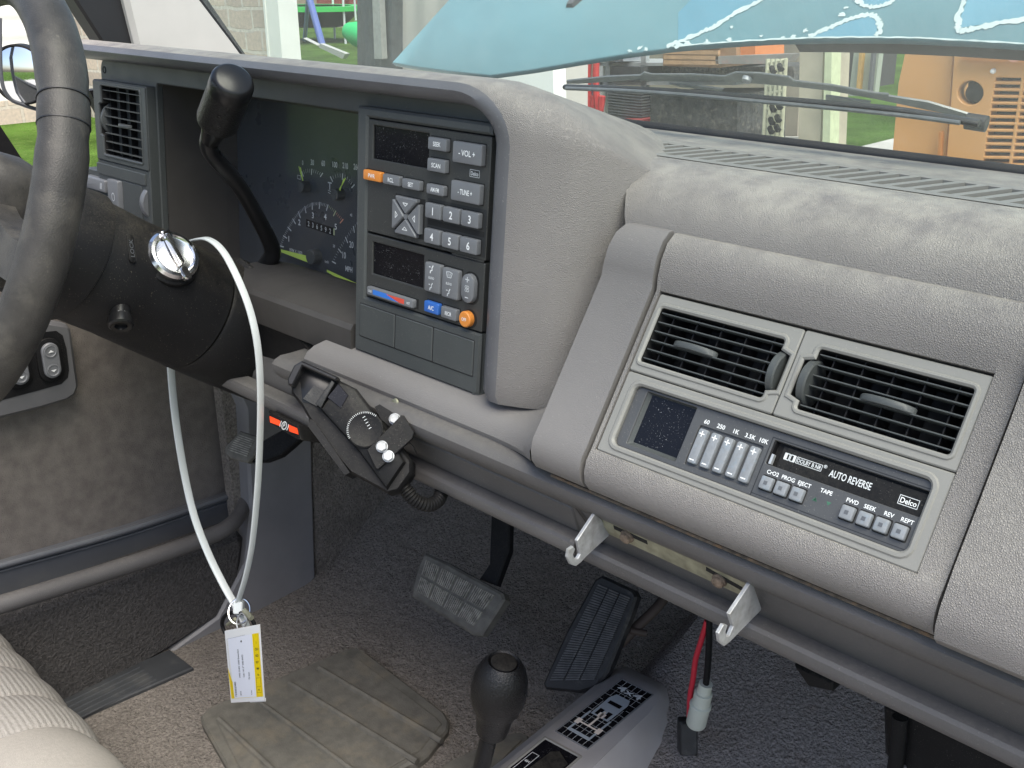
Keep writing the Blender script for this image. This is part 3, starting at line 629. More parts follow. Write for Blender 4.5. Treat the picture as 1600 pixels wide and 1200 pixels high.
for k_ in range(5):
    q = MB(M['btl']); u = 66.0 + k_*8.85; q.key(FC, u-3.1, 12.6, u+3.1, 34.6, -5, -1.2, 1.2, .9)
    q.line(FC, [(u-1.6, 31.4), (u+1.6, 31.4)], .7, -1.05, M['white']); q.line(FC, [(u, 29.8), (u, 33)], .7, -1.05, M['white']); q.line(FC, [(u-1.4, 14.8), (u+1.4, 14.8)], .7, -1.05, M['white']); dpart('slider', q, TD)
for u in (116, 125.4, 135.2, 165.2, 174.9, 184.4, 194.2):
    q = MB(M['btl']); q.key(FC, u-3.7, 12.9, u+3.7, 20.5, -3.5, .2, .9, .9); q.poly(FC, [(u-3.4, 13.6+1.9), (u-.4, 15.5), (u-.4, 18), (u-3.4, 18)], -10); q.poly(FC, [(u-1.2, 15.6), (u+1, 15.6), (u+1, 17.8), (u-1.2, 17.8)], .33, M['slate']); q.fl(FC, [(rr(u-4.4, 12.2, u+4.4, 21.4, .8), -2.95), (rr(u-4.4, 12.2, u+4.4, 21.4, .8), -2.9)], M['dark']); dpart('button', q, TD)
q = MB(M['black']); q.box(FC, 109.5, 27.2, -11, 200.8, 42.4, -8); q.box(FC, 116, 27.6, -8.5, 200.2, 40.4, -5.2); q.box(FC, 110.4, 27.4, -8.5, 111.2, 41.8, -3.4)
for o_ in (0, 3.6): q.line(FC, [(118.3+o_, 37.2), (121.2+o_, 37.2), (121.2+o_, 33.6), (118.3+o_, 33.6)], .5, -5.05, M['wdim'], True)
q.poly(FC, [(118.4, 33.6), (119.9, 33.6), (119.9, 37.2), (118.4, 37.2)], -5.02, M['wdim']); q.poly(FC, [(123.6, 33.6), (125.1, 33.6), (125.1, 37.2), (123.6, 37.2)], -5.02, M['wdim'])
q.line(FC, [(125.8, 37.2), (141.3, 37.2), (141.3, 33.6), (125.8, 33.6)], .3, -5.05, M['wdim'], True); q.text(FC, 'DOLBY B NR', 133.6, 35.4, 2.3, -5.05, M['wdim'], .78); q.text(FC, '®', 143, 37, 1.8, -5.05, M['wdim'])
q.text(FC, 'AUTO REVERSE', 158.6, 34.6, 4.0, -5.05, M['wdim'], .62); q.text(FC, 'Delco', 191.8, 33.4, 2.9, -5.05, M['white'], .9); q.line(FC, [(186.6, 35.8), (197, 35.8), (197, 31), (186.6, 31)], .35, -5.05, M['wdim'], True)
q.box(FC, 111.5, 28, -6, 113, 34, -3.2, M['zinc']); dpart('cassette_slot', q, TD)
q = MB(M['green']) if 'green' in M else MB(mat('green_marking', (.03, .3, .12), .6, vary=0))
q.poly(FC, [(143.6, 16.9), (146.6, 16.9), (145.1, 19)], -2.88); q.poly(FC, [(151.6, 19), (154.6, 19), (153.1, 16.9)], -2.88); dpart('tape_arrow', q, TD)
# ================================================================== STEERING COLUMN
CK = .93
def ck(p): return V((.37 + (p[0]-.37)*CK, p[1]*CK, .9 + (p[2]-.9)*CK))
CW = ck((-.58, .30, .715)); CA = V((0, math.cos(R_(35)), -math.sin(R_(35)))); CR = .0555
def oncyl(x, y, r=CR):
    d = ray(x, y); e = d - CA*d.dot(CA); g = (CAM-CW) - CA*(CAM-CW).dot(CA)
    A, B, C_ = e.dot(e), 2*e.dot(g), g.dot(g)-r*r; q = B*B-4*A*C_
    t = (-B-math.sqrt(max(q, 0)))/(2*A); p = CAM + d*t; return p, (p-CW - CA*(p-CW).dot(CA)).normalized()
def ccol(mb, prof, m=None, **k): return mb.lathe(CW, CA, prof, m, 64, **k)
SCOL = thing('steering_column', 'black steering column with ignition lock and hazard knob below the gauges', 'steering column', tuple(CW + CA*.2 + V((0, 0, -.06))))
s1 = .105; s2 = .235
b = MB(M['colm']); ccol(b, [(.04, .030), (.045, .044), (.06, .052), (s1-.006, .0600), (s1-.001, .0605), (s1, .0590), (s1, .050)]); b.obj('hub_cover', SCOL)
b = MB(M['colm']); ccol(b, [(s1+.0008, .050), (s1+.0010, CR), (s1+.003, CR+.0012), (.15, CR+.001), (.20, CR+.003), (s2-.008, CR+.004), (s2-.002, CR+.005), (s2-.001, CR+.0035), (s2-.001, .05)]); b.obj('lock_housing', SCOL)
b = MB(M['colm']); ccol(b, [(s2+.0012, .05), (s2+.0012, CR+.003), (s2+.004, CR+.005), (.27, CR+.006), (.34, CR+.006), (.44, CR+.001), (.50, CR-.003)]); b.obj('lower_shroud', SCOL)
b = MB(M['colm']); b.prism([onY(x, y, .505) for x, y in ((385, 450), (420, 452), (452, 470), (470, 505), (500, 540), (541, 566), (538, 600), (520, 618), (470, 606), (400, 590))], (0, .12, -.06), bev=.012); b.obj('under_cover', SCOL)
b = MB(M['dark']); ccol(b, [(s1-.002, .054), (s2+.01, .0535)]); b.obj('seam_shadow', SCOL)
# ignition lock and key
p, n = oncyl(268, 402, CR+.002); ax = (n*.9 - CA*.1 + V((.15, -.15, .1))).normalized()
b = MB(M['chrome']); b.lathe(p - ax*.004, ax, [(0, .0235), (.009, .0235), (.0118, .0213), (.0123, .0185), (.0105, .0170), (.0100, .0160), (.0085, .0), ], None, 48, False, False); lk = b.obj('ignition_lock', SCOL)
u = (dep(302, 440, 1) - dep(262, 368, 1)).normalized(); u = (u - ax*u.dot(ax)).normalized(); fr = Fr(p + ax*.0075, u, ax.cross(u))
b = MB(M['chrome']); b.fl(fr, [(rr(-19, -2.4, 12, 2.4, 1), -1), (rr(-19, -2.2, 12, 2.2, 1), 4), (rr(-18, -1.2, 11, 1.2, 1), 6)])
b.fl(fr, [(rr(13, -4, 26, 4.0, 3.5), -3), (rr(13, -4, 26, 4, 3.5), 1), (rr(14, -3, 25, 3, 2.5), 2.2)]); b.fl(fr, [(rr(-22, -4.5, -14, 4.5, 1.5), 0), (rr(-22, -4.5, -14, 4.5, 1.5), 3.6), (rr(-21, -3.5, -15, 3.5, 1), 4.4)]); b.obj('lock_lever', lk)
b = MB(M['black']); b.lathe(p - ax*.006, ax, [(0, .027), (.005, .0265), (.006, .025), (.006, .02)], None, 48, False, False); b.obj('lock_ring', SCOL)
p, n = oncyl(188, 488, CR+.001); ax = (n*.75 + V((.15, -.25, -.45))).normalized()
b = MB(M['lever']); b.lathe(p - ax*.008, ax, [(0, .0085), (.012, .0085), (.0125, .0095), (.0185, .0105), (.0215, .0105), (.023, .009), (.0225, .0055), (.019, .0045), (.019, 0)], None, 36, False, False)
for q, L_ in ((-.6, .004), (-.1, .0025), (.25, .0025), (.6, .0025)):
    a_ = (cU*math.cos(q) + cR*math.sin(q)); a_ = (a_ - ax*a_.dot(ax)).normalized(); c_ = p + ax*.006 + a_*.0087; f2 = Fr(c_, ax.cross(a_), ax); b.poly(f2, [(-.6, -2), (.8, -2.2), (.3, L_*500), (-.5, L_*400)], .1, M['wdim'])
b.obj('hazard_knob', SCOL)
p, n = oncyl(205, 386, CR+.0015); v_ = (cU - n*cU.dot(n)).normalized(); fr = Fr(p, v_.cross(n), v_)
b = MB(M['colm']); b.fl(fr, [(rr(-3.4, -14, 3.4, 12, 3.2), -1), (rr(-3.4, -14, 3.4, 12, 3.2), .2), (rr(-2.9, -13.4, 2.9, 11.4, 3), .5)]); b.text(fr, 'LOCK', 0, -1, 3.8, .62, M['slate'], 1.1, rot=90); b.obj('lock_plaque', SCOL)
# shifter collar on the column
p, n = oncyl(405, 428, CR+.006); fr = Fr(p + n*.001, (-CA*.95 + V((0.1, 0, 0))).normalized().cross(n)*-1, n.cross(-CA)*-1)
uu = CA - n*CA.dot(n); uu.normalize(); fr = Fr(p, uu, n.cross(uu))
b = MB(M['colm']); b.fl(fr, [(rr(-24, -17, 24, 17, 5), -14), (rr(-22, -15, 22, 15, 5), 3), (rr(-21, -14, 21, 14, 5), 4.5), (rr(-13, -9, 13, 9, 2), 4.5), (rr(-13, -9, 13, 9, 2), -4)]); b.obj('lever_collar', SCOL)
# gear lever
LV = thing('gear_lever', 'black column gear lever bent upward with a round-topped cylindrical knob', 'gear lever', tuple(dep(400, 430, 1.0)))
t0 = (p-CAM).dot(cF); tt = lambda q: t0 + (.86-t0)*q
b = MB(M['lever']); b.tube([dep(392, 428, tt(-.02)), dep(412, 418, tt(.0)), dep(424, 402, tt(.06)), dep(424, 384, tt(.12)), dep(405, 345, tt(.3)), dep(372, 288, tt(.55)), dep(335, 245, tt(.72)), dep(326, 226, tt(.78)), dep(330, 205, tt(.82))], [.0075, .0085, .0085, .0080, .0074, .0072, .0075, .0078, .008], None, 18); b.obj('rod', LV)
a0, a1 = dep(327, 222, tt(.79)), dep(366, 122, tt(.99)-.034); ax = (a1-a0); L_ = ax.length; ax.normalize()
b = MB(M['lever']); b.lathe(a0, ax, [(0, .0072), (L_*.1, .009), (L_*.30, .0125), (L_*.32, .0125)], None, 36); b.obj('neck', LV)
b = MB(M['knob']); b.lathe(a0, ax, [(L_*.31, .0135), (L_*.34, .0172), (L_*.38, .0180), (L_*.8, .0178), (L_*.82, .0182)], None, 48, True, False)
b.lathe(a0, ax, [(L_*.82, .0182), (L_*.94, .0178), (L_*.98, .0160), (L_*1.0, .0135), (L_*1.005, 0)], M['lever'], 48, False, False); b.obj('knob', LV)
# ================================================================== STEERING WHEEL
WT = 23; wa = V((0, math.cos(R_(WT)), -math.sin(R_(WT)))); wu = V((0, math.sin(R_(WT)), math.cos(R_(WT)))); WC = ck((-.58, .30, .718)); WR = .1875*CK
SW = thing('steering_wheel', 'worn dark grey steering wheel at the left edge of the cab', 'steering wheel', tuple(WC - wu*WR))
b = MB(M['wheel']); n = 96; lp = []
for k_ in range(n+1):
    a_ = 2*math.pi*k_/n; er = V((math.cos(a_), 0, 0)) + wu*math.sin(a_); c_ = WC + er*WR
    g = 1 + (.06 if -.2 < ((a_+math.pi) % (2*math.pi)-math.pi) < 1.0 else 0) ; rad = .0166
    dg = math.degrees((a_+math.pi) % (2*math.pi)-math.pi)
    for s_ in (24.0, 33.0):
        if abs(dg-s_) < 1.6: rad *= .93
    lp.append([c_ + er*(rad*math.cos(2*math.pi*j/24)) + wa*(rad*1.08*math.sin(2*math.pi*j/24)) for j in range(24)])
b.loft(lp, None, False, False); b.obj('rim', SW)
for s_ in (25.5, 32.0):
    b = MB(M['seal']); a_ = R_(s_); er = V((math.cos(a_), 0, 0)) + wu*math.sin(a_); tg = V((-math.sin(a_), 0, 0)) + wu*math.cos(a_); c_ = WC + er*WR
    b.loft([[c_ + tg*q + er*(.0168*math.cos(2*math.pi*j/32)) + wa*(.0181*math.sin(2*math.pi*j/32)) for j in range(32)] for q in (-.0005, .0005)], None, True, True); b.obj('rim_seam', SW)
fw = Fr(WC, (1, 0, 0), wu)
for s_ in (1, -1):
    b = MB(M['wheel']); b.sharp = 60; b.loft([[fw.P(s_*x, y, w_) for y, w_ in ((hh-18, 12), (hh-18, -10), (hh+hb, -10), (hh+hb, 12))] for x, hh, hb in ((60, -8, 30), (100, -14, 18), (140, -20, 12), (170, -22, 10))], None, True, True); b.obj('spoke', SW)
b = MB(M['wheel']); b.fl(fw, [(rr(-82, -52, 82, 40, 22, 8), -34), (rr(-88, -58, 88, 46, 24, 8), -14), (rr(-88, -58, 88, 46, 24, 8), 6), (rr(-78, -48, 78, 36, 20, 8), 26), (rr(-60, -36, 60, 26, 16, 8), 32)], cap0=True); b.obj('horn_pad', SW)
# ================================================================== DRIVER DOOR
DX = -.85
def dX(x, y, o=0): return onX(x, y, DX+o)
DR = thing('driver_door', 'driver door with brown velour panel, switch plate and grey pull bar', 'door', (DX-.02, .3, -.01))
IN = V((-.03, 0, 0))
b = MB(M['velour']); b.prism([V((DX, -.6, .08)), dX(100, 955), dX(250, 900), dX(390, 850), dX(398, 780), dX(396, 700), dX(388, 600), dX(376, 555), V((DX, .70, .45)), V((DX, .60, .66)), V((DX, -.6, .66))], IN, bev=.004); b.obj('door_skin', DR)
b = MB(M['slate']); b.prism([V((DX+.012, -.6, .20)), dX(0, 882, .012), dX(200, 825, .012), dX(378, 766, .012), dX(386, 790, .012), dX(370, 840, .012), dX(200, 900, .012), dX(0, 955, .012), V((DX+.012, -.6, .12))], (-.02, 0, 0), bev=.003); b.obj('map_pocket', DR)
b = MB(M['slate']); b.tube([dX(-220, 946, .016), dX(0, 884, .016), dX(200, 828, .016), dX(375, 769, .016)], .0045); b.tube([dX(-220, 955, .014), dX(0, 893, .014), dX(200, 837, .014), dX(372, 779, .014)], .0016); b.obj('pocket_piping', DR)
b = MB(M['dplast']); b.tube([dX(-220, 1008, .072), dX(0, 945, .072), dX(120, 908, .072), dX(240, 870, .072), dX(320, 841, .072), dX(358, 822, .07), dX(378, 797, .05), dX(384, 765, .014)], [.0115]*6+[.010, .008], None, 16); b.mats[0] = M['padd']; b.obj('pull_bar', DR)
b = MB(M['dcarpet']); b.prism([dX(-300, 1330, .058), dX(120, 1108, .058), dX(268, 1020, .058), dX(345, 968, .058), dX(380, 900, .058), dX(386, 845, .058), dX(376, 832, .058), dX(200, 895, .058), dX(0, 965, .058), dX(-300, 1070, .058)], (-.07, 0, 0), bev=.012); b.obj('lower_carpet', DR)
b = MB(M['dplast']); b.prism([V((DX+.02, -.5, .42)), dX(0, 655, .02), dX(60, 640, .02), dX(104, 627, .02), dX(118, 618, .02), dX(124, 604, .02), dX(118, 560, .02), dX(112, 516, .02), dX(106, 508, .02), dX(60, 500, .02), V((DX+.02, -.5, .54))], (-.03, 0, 0), bev=.004); sp = b.obj('switch_plate', DR)
b = MB(M['black']); b.prism([dX(-60, 640, .0205), dX(0, 626, .0205), dX(57, 611, .0205), dX(96, 600, .0205), dX(106, 590, .0205), dX(108, 578, .0205), dX(104, 545, .0205), dX(98, 524, .0205), dX(88, 517, .0205), dX(60, 520, .0205), dX(-60, 530, .0205)], (-.002, 0, 0)); b.obj('switch_recess', sp)
for (x0, y0, x1, y1) in ((75, 543, 81, 581), (24, 552, 31, 592)):
    c0_, c1_ = dX(x0, y0, .022), dX(x1, y1, .022); v_ = (c0_-c1_).normalized(); fr = Fr((c0_+c1_)/2, (0, 1, 0) if abs(v_.y) < .5 else (0, 0, 1), v_); v2 = v_; u2 = v2.cross(V((1, 0, 0))); u2 = -u2 if u2.y < 0 else u2; fr = Fr((c0_+c1_)/2, u2, v2)
    if fr.n.x < 0: fr = Fr((c0_+c1_)/2, -u2, v2)
    b = MB(M['black']); b.fl(fr, [(rr(-15, -27, 15, 27, 15, 8), -1), (rr(-15, -27, 15, 27, 15, 8), 1.5), (rr(-13.5, -25.5, 13.5, 25.5, 13.5, 8), 2)])
    b.fl(fr, [(rr(-10, -22, 10, 22, 10, 8), 2), (rr(-10, -22, 10, 22, 10, 8), 5), (rr(-9, -21, 9, 21, 9, 8), 6)], M['btn'])
    for s_ in (-12, 12):
        b.fl(fr, [(circ(0, s_, 7.6, 28), 5.9), (circ(0, s_, 7.6, 28), 6.8), (circ(0, s_, 6.6, 28), 7.0), (circ(0, s_, 5.6, 28), 6.3)], M['btn']); e_ = 1 if s_ > 0 else -1
        b.poly(fr, [(-3.4, s_-1*e_), (3.4, s_-1*e_), (0, s_+2*e_)], 7.2, M['white'])
    b.obj('window_switch', sp)
b = MB(M['black']); b.prism([dX(-40, 205), dX(0, 196), dX(52, 275), dX(-40, 290)], IN); b.prism([V((DX+.01, -.6, .66)), V((DX+.01, .60, .66)), V((DX+.01, .60, .675)), V((DX+.01, -.6, .675))], (-.04, 0, 0)); b.obj('window_sill', DR)
b = MB(M['black'])
SP = thing('sill_plate', 'dark ribbed scuff plate along the driver door sill', 'sill plate', (DX+.02, .45, 0))
b = MB(M['sill']); b.prism([V((DX+.03, -.3, .026)), V((DX+.04, .3, .026)), onZ(265, 1014, .026), onZ(302, 1042, .026), onZ(140, 1113, .026), V((DX+.13, -.3, .026))], (0, 0, -.02), bev=.002)
for k_ in range(5):
    a_ = onZ(266+k_*6.5, 1019+k_*4.6, .0262); p0 = V((a_.x, a_.y-.045, .0262)); q0 = V((a_.x, -.3, .0262)); b.tube([p0, q0], .0018, None, 6, smooth=False)
b.obj('tread', SP)
KX = -.79
KP = MB(M['kick']); KP.prism([onX(a_, c_, KX) for a_, c_ in ((330, 520), (480, 570), (487, 620), (490, 760), (494, 903), (440, 960), (360, 1005), (304, 1040), (268, 1018), (340, 965), (384, 880), (392, 800), (384, 640))], (-.03, 0, 0), bev=.004)
tag(KP.obj('kick_panel'), 'slate grey plastic kick panel ahead of the driver door', 'kick panel')
b = MB(M['carpet']); b.prism([V((KX-.025, .66, -.02)), V((KX-.025, 1.3, -.02)), V((KX-.025, 1.3, .62)), V((KX-.025, .66, .62))], (-.02, 0, 0))
b.prism([onX(488, 560, KX-.002), onX(490, 760, KX-.002), onX(496, 905, KX-.002), V((KX-.002, 1.3, -.02)), V((KX-.002, 1.3, .6))], (-.02, 0, 0)); tag(b.obj('side_wall'), kind='structure')
b = MB(M['black']); b.xs([(.70, .0), (.75, .72)], -.85, -.84); b.prism([V((-.84, .66, .50)), V((-.84, .80, .50)), V((-.84, .80, .77)), V((-.84, .55, .77))], (-.02, 0, 0)); tag(b.obj('cowl_side_wall'), kind='structure')
# firewall behind the dash
b = MB(M['dark']); b.box(Fr((0, 1.19, .3), (1, 0, 0), (0, 0, 1)), -900, 0, 0, 950, 330, 10); b.xs([(.76, .745), (1.25, .64)], -.8, .95, solid=(0, 0, -.006)); tag(b.obj('firewall'), kind='structure')
# ================================================================== PEDALS
def quadpad(name, q, th, mname, ribs, splits, bev=.002):
    o = MB(M[mname]); n = (q[1]-q[0]).cross(q[3]-q[0]).normalized()
    if n.dot(CAM-q[0]) < 0: n = -n
    return o, n
PB = thing('brake_pedal', 'worn wide rubber brake pedal dusted with grit', 'pedal', tuple(onY(715, 990, .73)))
pn = V((.1, -.78, .62)).normalized(); PO = onY(715, 930, .73); bp_ = lambda x, y, l=0: onP(x, y, PO + pn*l, pn)
b = MB(M['rubber']); b.prism([bp_(*q) for q in ((664, 864), (700, 880), (785, 927), (788, 937), (752, 993), (738, 992), (690, 962), (643, 932), (644, 915), (654, 880))], -pn*.016, bev=.003)
q4 = [bp_(x, y) for x, y in ((650, 925), (742, 982), (778, 930), (666, 872))]
for i in range(37):
    for j, (t0_, t1_) in enumerate(((.04, .45), (.52, .96))):
        s = .02 + i*.026
        if i in (8, 17, 26): continue
        A = [Q(q4, s, t0_), Q(q4, s+.013, t0_), Q(q4, s+.013, t1_), Q(q4, s, t1_)]; b.prism([a_ + pn*.0028 for a_ in A], -pn*.003, M['ridge'])
b.obj('pad', PB)
b = MB(M['black']); b.prism([bp_(x, y, -.018) for x, y in ((768, 780), (797, 780), (795, 860), (775, 915), (748, 905), (764, 881))], -pn*.012, bev=.002); b.obj('arm', PB)
GP = thing('accelerator_pedal', 'long black ribbed accelerator pedal behind the console', 'pedal', tuple(onY(895, 1080, .73)))
gn = V((.12, -.80, .58)).normalized(); GO = onY(915, 990, .76); gp_ = lambda x, y, l=0: onP(x, y, GO + gn*l, gn)
b = MB(M['rubd']); b.prism([gp_(*q) for q in ((929, 905), (940, 899), (990, 922), (995, 932), (985, 962), (950, 1050), (932, 1074), (905, 1083), (852, 1077), (848, 1068), (885, 985))], -gn*.014, bev=.003)
q4 = [gp_(x, y) for x, y in ((855, 1068), (932, 1066), (990, 932), (936, 908))]
for c0__, c1__ in ((.04, .32), (.36, .64), (.68, .95)):
    for i in range(40):
        t = .03 + i*.0238; A = [Q(q4, c0__, t), Q(q4, c1__, t), Q(q4, c1__, t+.013), Q(q4, c0__, t+.013)]; b.prism([a_ + gn*.0028 for a_ in A], -gn*.003, M['ridge2'])
b.obj('pad', GP)
b = MB(mat('pedal_arm', (.05, .035, .028), .7)); b.tube([gp_(965, 1010, -.02), gp_(1000, 975, -.03), gp_(1030, 945, -.04), gp_(1060, 900, -.06)], .006); b.tube([gp_(985, 985, -.02), gp_(1010, 990, -.03)], .004); b.obj('arm', GP)
PK_ = thing('parking_brake_pedal', 'small ribbed parking brake pedal near the door', 'pedal', tuple(onX(380, 720, -.70)))
b = MB(M['rubber']); kn = V((.35, -.75, .55)).normalized(); KO = onX(378, 698, -.70); kp_ = lambda x, y, l=0: onP(x, y, KO + kn*l, kn)
b.prism([kp_(*q) for q in ((375, 673), (403, 682), (402, 695), (396, 712), (385, 723), (360, 717), (351, 708), (351, 698))], -kn*.012, bev=.002)
q4 = [kp_(x, y) for x, y in ((354, 704), (388, 716), (400, 686), (374, 677))]
for i in range(9): A = [Q(q4, .06, .05+i*.105), Q(q4, .94, .05+i*.105), Q(q4, .94, .1+i*.105), Q(q4, .06, .1+i*.105)]; b.prism([a_ + kn*.0020 for a_ in A], -kn*.003, M['ridge'])
b.obj('pad', PK_)
b = MB(M['black']); b.prism([kp_(x, y, -.008) for x, y in ((388, 700), (402, 693), (425, 680), (470, 655), (480, 675), (456, 697), (438, 712), (415, 721), (388, 722))], -kn*.012, bev=.002); b.obj('arm', PK_)
# brake release handle under the dash
rn_ = V((0, -.9, .43)).normalized(); RO = V((-.37, .463, .505)); rp_ = lambda x, y, l=0: onP(x, y, RO + rn_*l, rn_)
BR = thing('brake_release_handle', 'black release handle with a bright orange-red label under the dash', 'handle', tuple(rp_(444, 690)))
b = MB(M['black']); b.prism([rp_(*q) for q in ((419, 640), (466, 664), (471, 688), (462, 686), (420, 661))], -rn_*.03, bev=.002); b.obj('body', BR)
b = MB(M['flu']); b.prism([rp_(x, y, .0008) for x, y in ((421, 650), (437, 657), (438, 666), (422, 660))], -rn_*.0005); b.prism([rp_(x, y, .0008) for x, y in ((450, 663), (464, 669), (466, 679), (452, 674))], -rn_*.0005); b.obj('label', BR)
b = MB(M['wdim']); c_ = rp_(444, 665, .001); fr = Fr(c_, (1, 0, 0), V((1, 0, 0)).cross(rn_)*-1)
b.line(fr, [(3.4*math.cos(q/16*6.283), 3.4*math.sin(q/16*6.283)) for q in range(16)], 1.1, 0, M['wdim'], True); b.text(fr, 'P', 0, 0, 4, .1, M['wdim']); b.line(fr, [(-5.4, 2.6), (-6, 0), (-5.4, -2.6)], 1, 0); b.line(fr, [(5.4, 2.6), (6, 0), (5.4, -2.6)], 1, 0); b.obj('brake_symbol', BR)
# ================================================================== BRAKE CONTROLLER
BO = onY(550, 665, .435); bn = ((CAM-BO).normalized()*.8 + V((.1, -.3, .3))).normalized(); lv = (onP(620, 745, BO, bn) - onP(480, 595, BO, bn)).normalized()
FB = Fr(BO, lv, bn.cross(lv)); L2 = lambda pts, w_=0: [FB.loc(x, y, w_) for x, y in pts]
BC = thing('brake_controller', 'black trailer brake controller bracketed beneath the dash', 'brake controller', tuple(onP(605, 771, BO, bn)))
body = L2([(474, 567), (528, 592), (552, 604), (600, 662), (642, 718), (642, 738), (622, 766), (604, 771), (592, 764), (544, 738), (496, 680), (468, 632), (452, 612), (452, 596), (464, 573)])
b = MB(M['black']); b.fl(FB, [(off(body, -4), -38), (body, -34), (body, -8), (off(body, -2), -5)], cap0=True)
ridge = L2([(500, 640), (530, 596), (556, 606), (602, 668), (634, 722), (604, 766), (560, 706)]); b.fl(FB, [(ridge, -6), (off(ridge, -1.5), 2), (off(ridge, -3), 3)])
fin = L2([(484, 654), (492, 660), (546, 738), (538, 742), (480, 665)]); b.fl(FB, [(fin, -40), (fin, -2)], cap0=True)
b.obj('casing', BC)
b = MB(M['lever']); fc = L2([(466, 590), (476, 575), (520, 595), (498, 632), (470, 628)]); b.fl(FB, [(fc, -5.2), (off(fc, -1), -4.6)]); hd = L2([(462, 573), (474, 566), (530, 591), (527, 597), (475, 574), (460, 604), (453, 603), (452, 594)]); b.fl(FB, [(hd, -6), (hd, 5), (off(hd, -1), 6)]); b.obj('hood', BC)
b = MB(M['rubd']); sl_ = L2([(520, 596), (524, 600), (503, 638), (494, 632)]); b.fl(FB, [(sl_, -5), (sl_, 4.5), (off(sl_, -.8), 5)]); gr = L2([(489, 602), (506, 612), (494, 634), (472, 622)]); b.fl(FB, [(gr, -5), (gr, -3)]); b.obj('slide_lever', BC)
b = MB(M['gloss']); ds = L2([(530, 600), (546, 619), (534, 640), (512, 622)]); b.fl(FB, [(ds, 2.8), (off(ds, -.5), 3.6)]); b.obj('display', BC)
b = MB(M['black']); c_ = FB.loc(571, 672, 3); b.fl(FB, [(circ(*c_, 14, 40), 2.5), (circ(*c_, 14, 40), 5.0), (circ(*c_, 13, 40), 5.6), (circ(*c_, 12.2, 40), 5.2)])
for k_ in range(26): a_ = R_(100+k_*6.2); b.line(FB, [(c_[0]+12.8*math.cos(a_), c_[1]+12.8*math.sin(a_)), (c_[0]+14*math.cos(a_), c_[1]+14*math.sin(a_))], .35, 5.8, M['wdim'])
for k_ in range(5): b.line(FB, [(c_[0]-8+k_*2.4, c_[1]+5-k_*.6), (c_[0]-7.6+k_*2.4, c_[1]+7-k_*.6)], .4, 5.5, M['wdim'])
b.obj('gain_dial', BC)
bk = L2([(574, 704), (628, 649), (632, 650), (648, 676), (645, 686), (592, 734), (588, 733)], 4); b = MB(M['char']); b.mats[0] = M['black']; plate(b, FB, bk, [], 3, 7, .6); bk2 = L2([(622, 648), (590, 628), (582, 632), (592, 652), (612, 668)], 4); b.fl(FB, [(bk2, -20), (bk2, -8)]); 
sl2 = L2([(588, 714), (603, 712), (602, 717), (590, 721)], 7); b.fl(FB, [(sl2, 7), (sl2, 7.15)], M['dark'])
for x, y in ((606, 688), (616, 700)): c_ = FB.loc(x, y, 7); b.fl(FB, [(circ(*c_, 2.2, 16), 7), (circ(*c_, 2.2, 16), 7.15)], M['dark'])
b.obj('bracket', BC)
for x, y, w_ in ((597, 698, 7), (607, 713, 7), (617, 655, -5)):
    c_ = FB.loc(x, y, w_); b = MB(M['zinc']); hx = [(c_[0]+4.2*math.cos(R_(60*k_+20)), c_[1]+4.2*math.sin(R_(60*k_+20))) for k_ in range(6)]; b.fl(FB, [(circ(*c_, 4.2, 20), w_), (circ(*c_, 4.6, 20), w_+1)]); b.fl(FB, [(hx, w_+1), (hx, w_+3.4), (off(hx, -.6), w_+4)]); b.obj('bolt', BC)
pts = [FB.P(*FB.loc(x, y, w_), w_) for x, y, w_ in ((622, 750, -20), (633, 764, -20), (648, 781, -22), (668, 789, -26), (684, 782, -34), (690, 766, -45), (688, 745, -60))]; P_, _ = spline(pts, 1, 14)
b = MB(M['black']); b.tube(P_, [.0058 if k_ % 3 else .0048 for k_ in range(len(P_))], None, 16, smooth=False); b.obj('corrugated_conduit', BC)
# ================================================================== HOOK BRACKET under the ledge
hn = Fr((0, .492, .529), (1, 0, 0), (0, -.011, .0285)).n; hp_ = lambda x, y, l=.004: onP(x, y, V((0, .481, .5575)) + hn*l, hn)
HB = thing('hook_bracket', 'bare zinc bracket with a hooked tab at each end screwed under the ledge', 'bracket', tuple(hp_(1050, 900)))
b = MB(M['brass']); b.prism([hp_(*q) for q in ((930, 801), (1176, 911), (1160, 932), (951, 835))], -hn*.003, bev=.0006)
b.obj('strap', HB)
for A_, B_ in (((959, 824), (1011, 848)), ((1103, 889), (1160, 921))):
    b = MB(M['dark']); a_, c_ = hp_(*A_, .0043), hp_(*B_, .0043); t = (c_-a_).normalized().cross(hn)*.0018; b.prism([a_-t, c_-t, c_+t, a_+t], -hn*.001); b.obj('slot', HB)
for x, y in ((981, 837), (1125, 905)):
    c_ = hp_(x, y, .004); b = MB(M['rust']); b.lathe(c_, hn, [(0, .0050), (.0015, .0050), (.002, .0042), (.004, .0040), (.0046, .0028), (.0046, 0)], None, 12, False, False); b.obj('screw', HB)
lx = hp_(938, 812).x
for X_, P2 in ((lx+.002, ((931, 801), (934, 802), (953, 833), (951, 838), (916, 870), (908, 879), (900, 885), (892, 882), (887, 871), (889, 859), (896, 854), (899, 858), (896, 866), (898, 873), (903, 873), (907, 866), (902, 845))),
               (hp_(1175, 912).x+.002, ((1174, 909), (1177, 912), (1190, 950), (1189, 954), (1141, 1003), (1132, 1010), (1125, 1004), (1123, 990), (1131, 976), (1137, 977), (1134, 987), (1136, 995), (1140, 993), (1146, 979), (1140, 960)))):
    b = MB(M['zinc']); b.prism([onX(x, y, X_) for x, y in P2], (-.0022, 0, 0), bev=.0004); b.obj('hook_tab', HB)
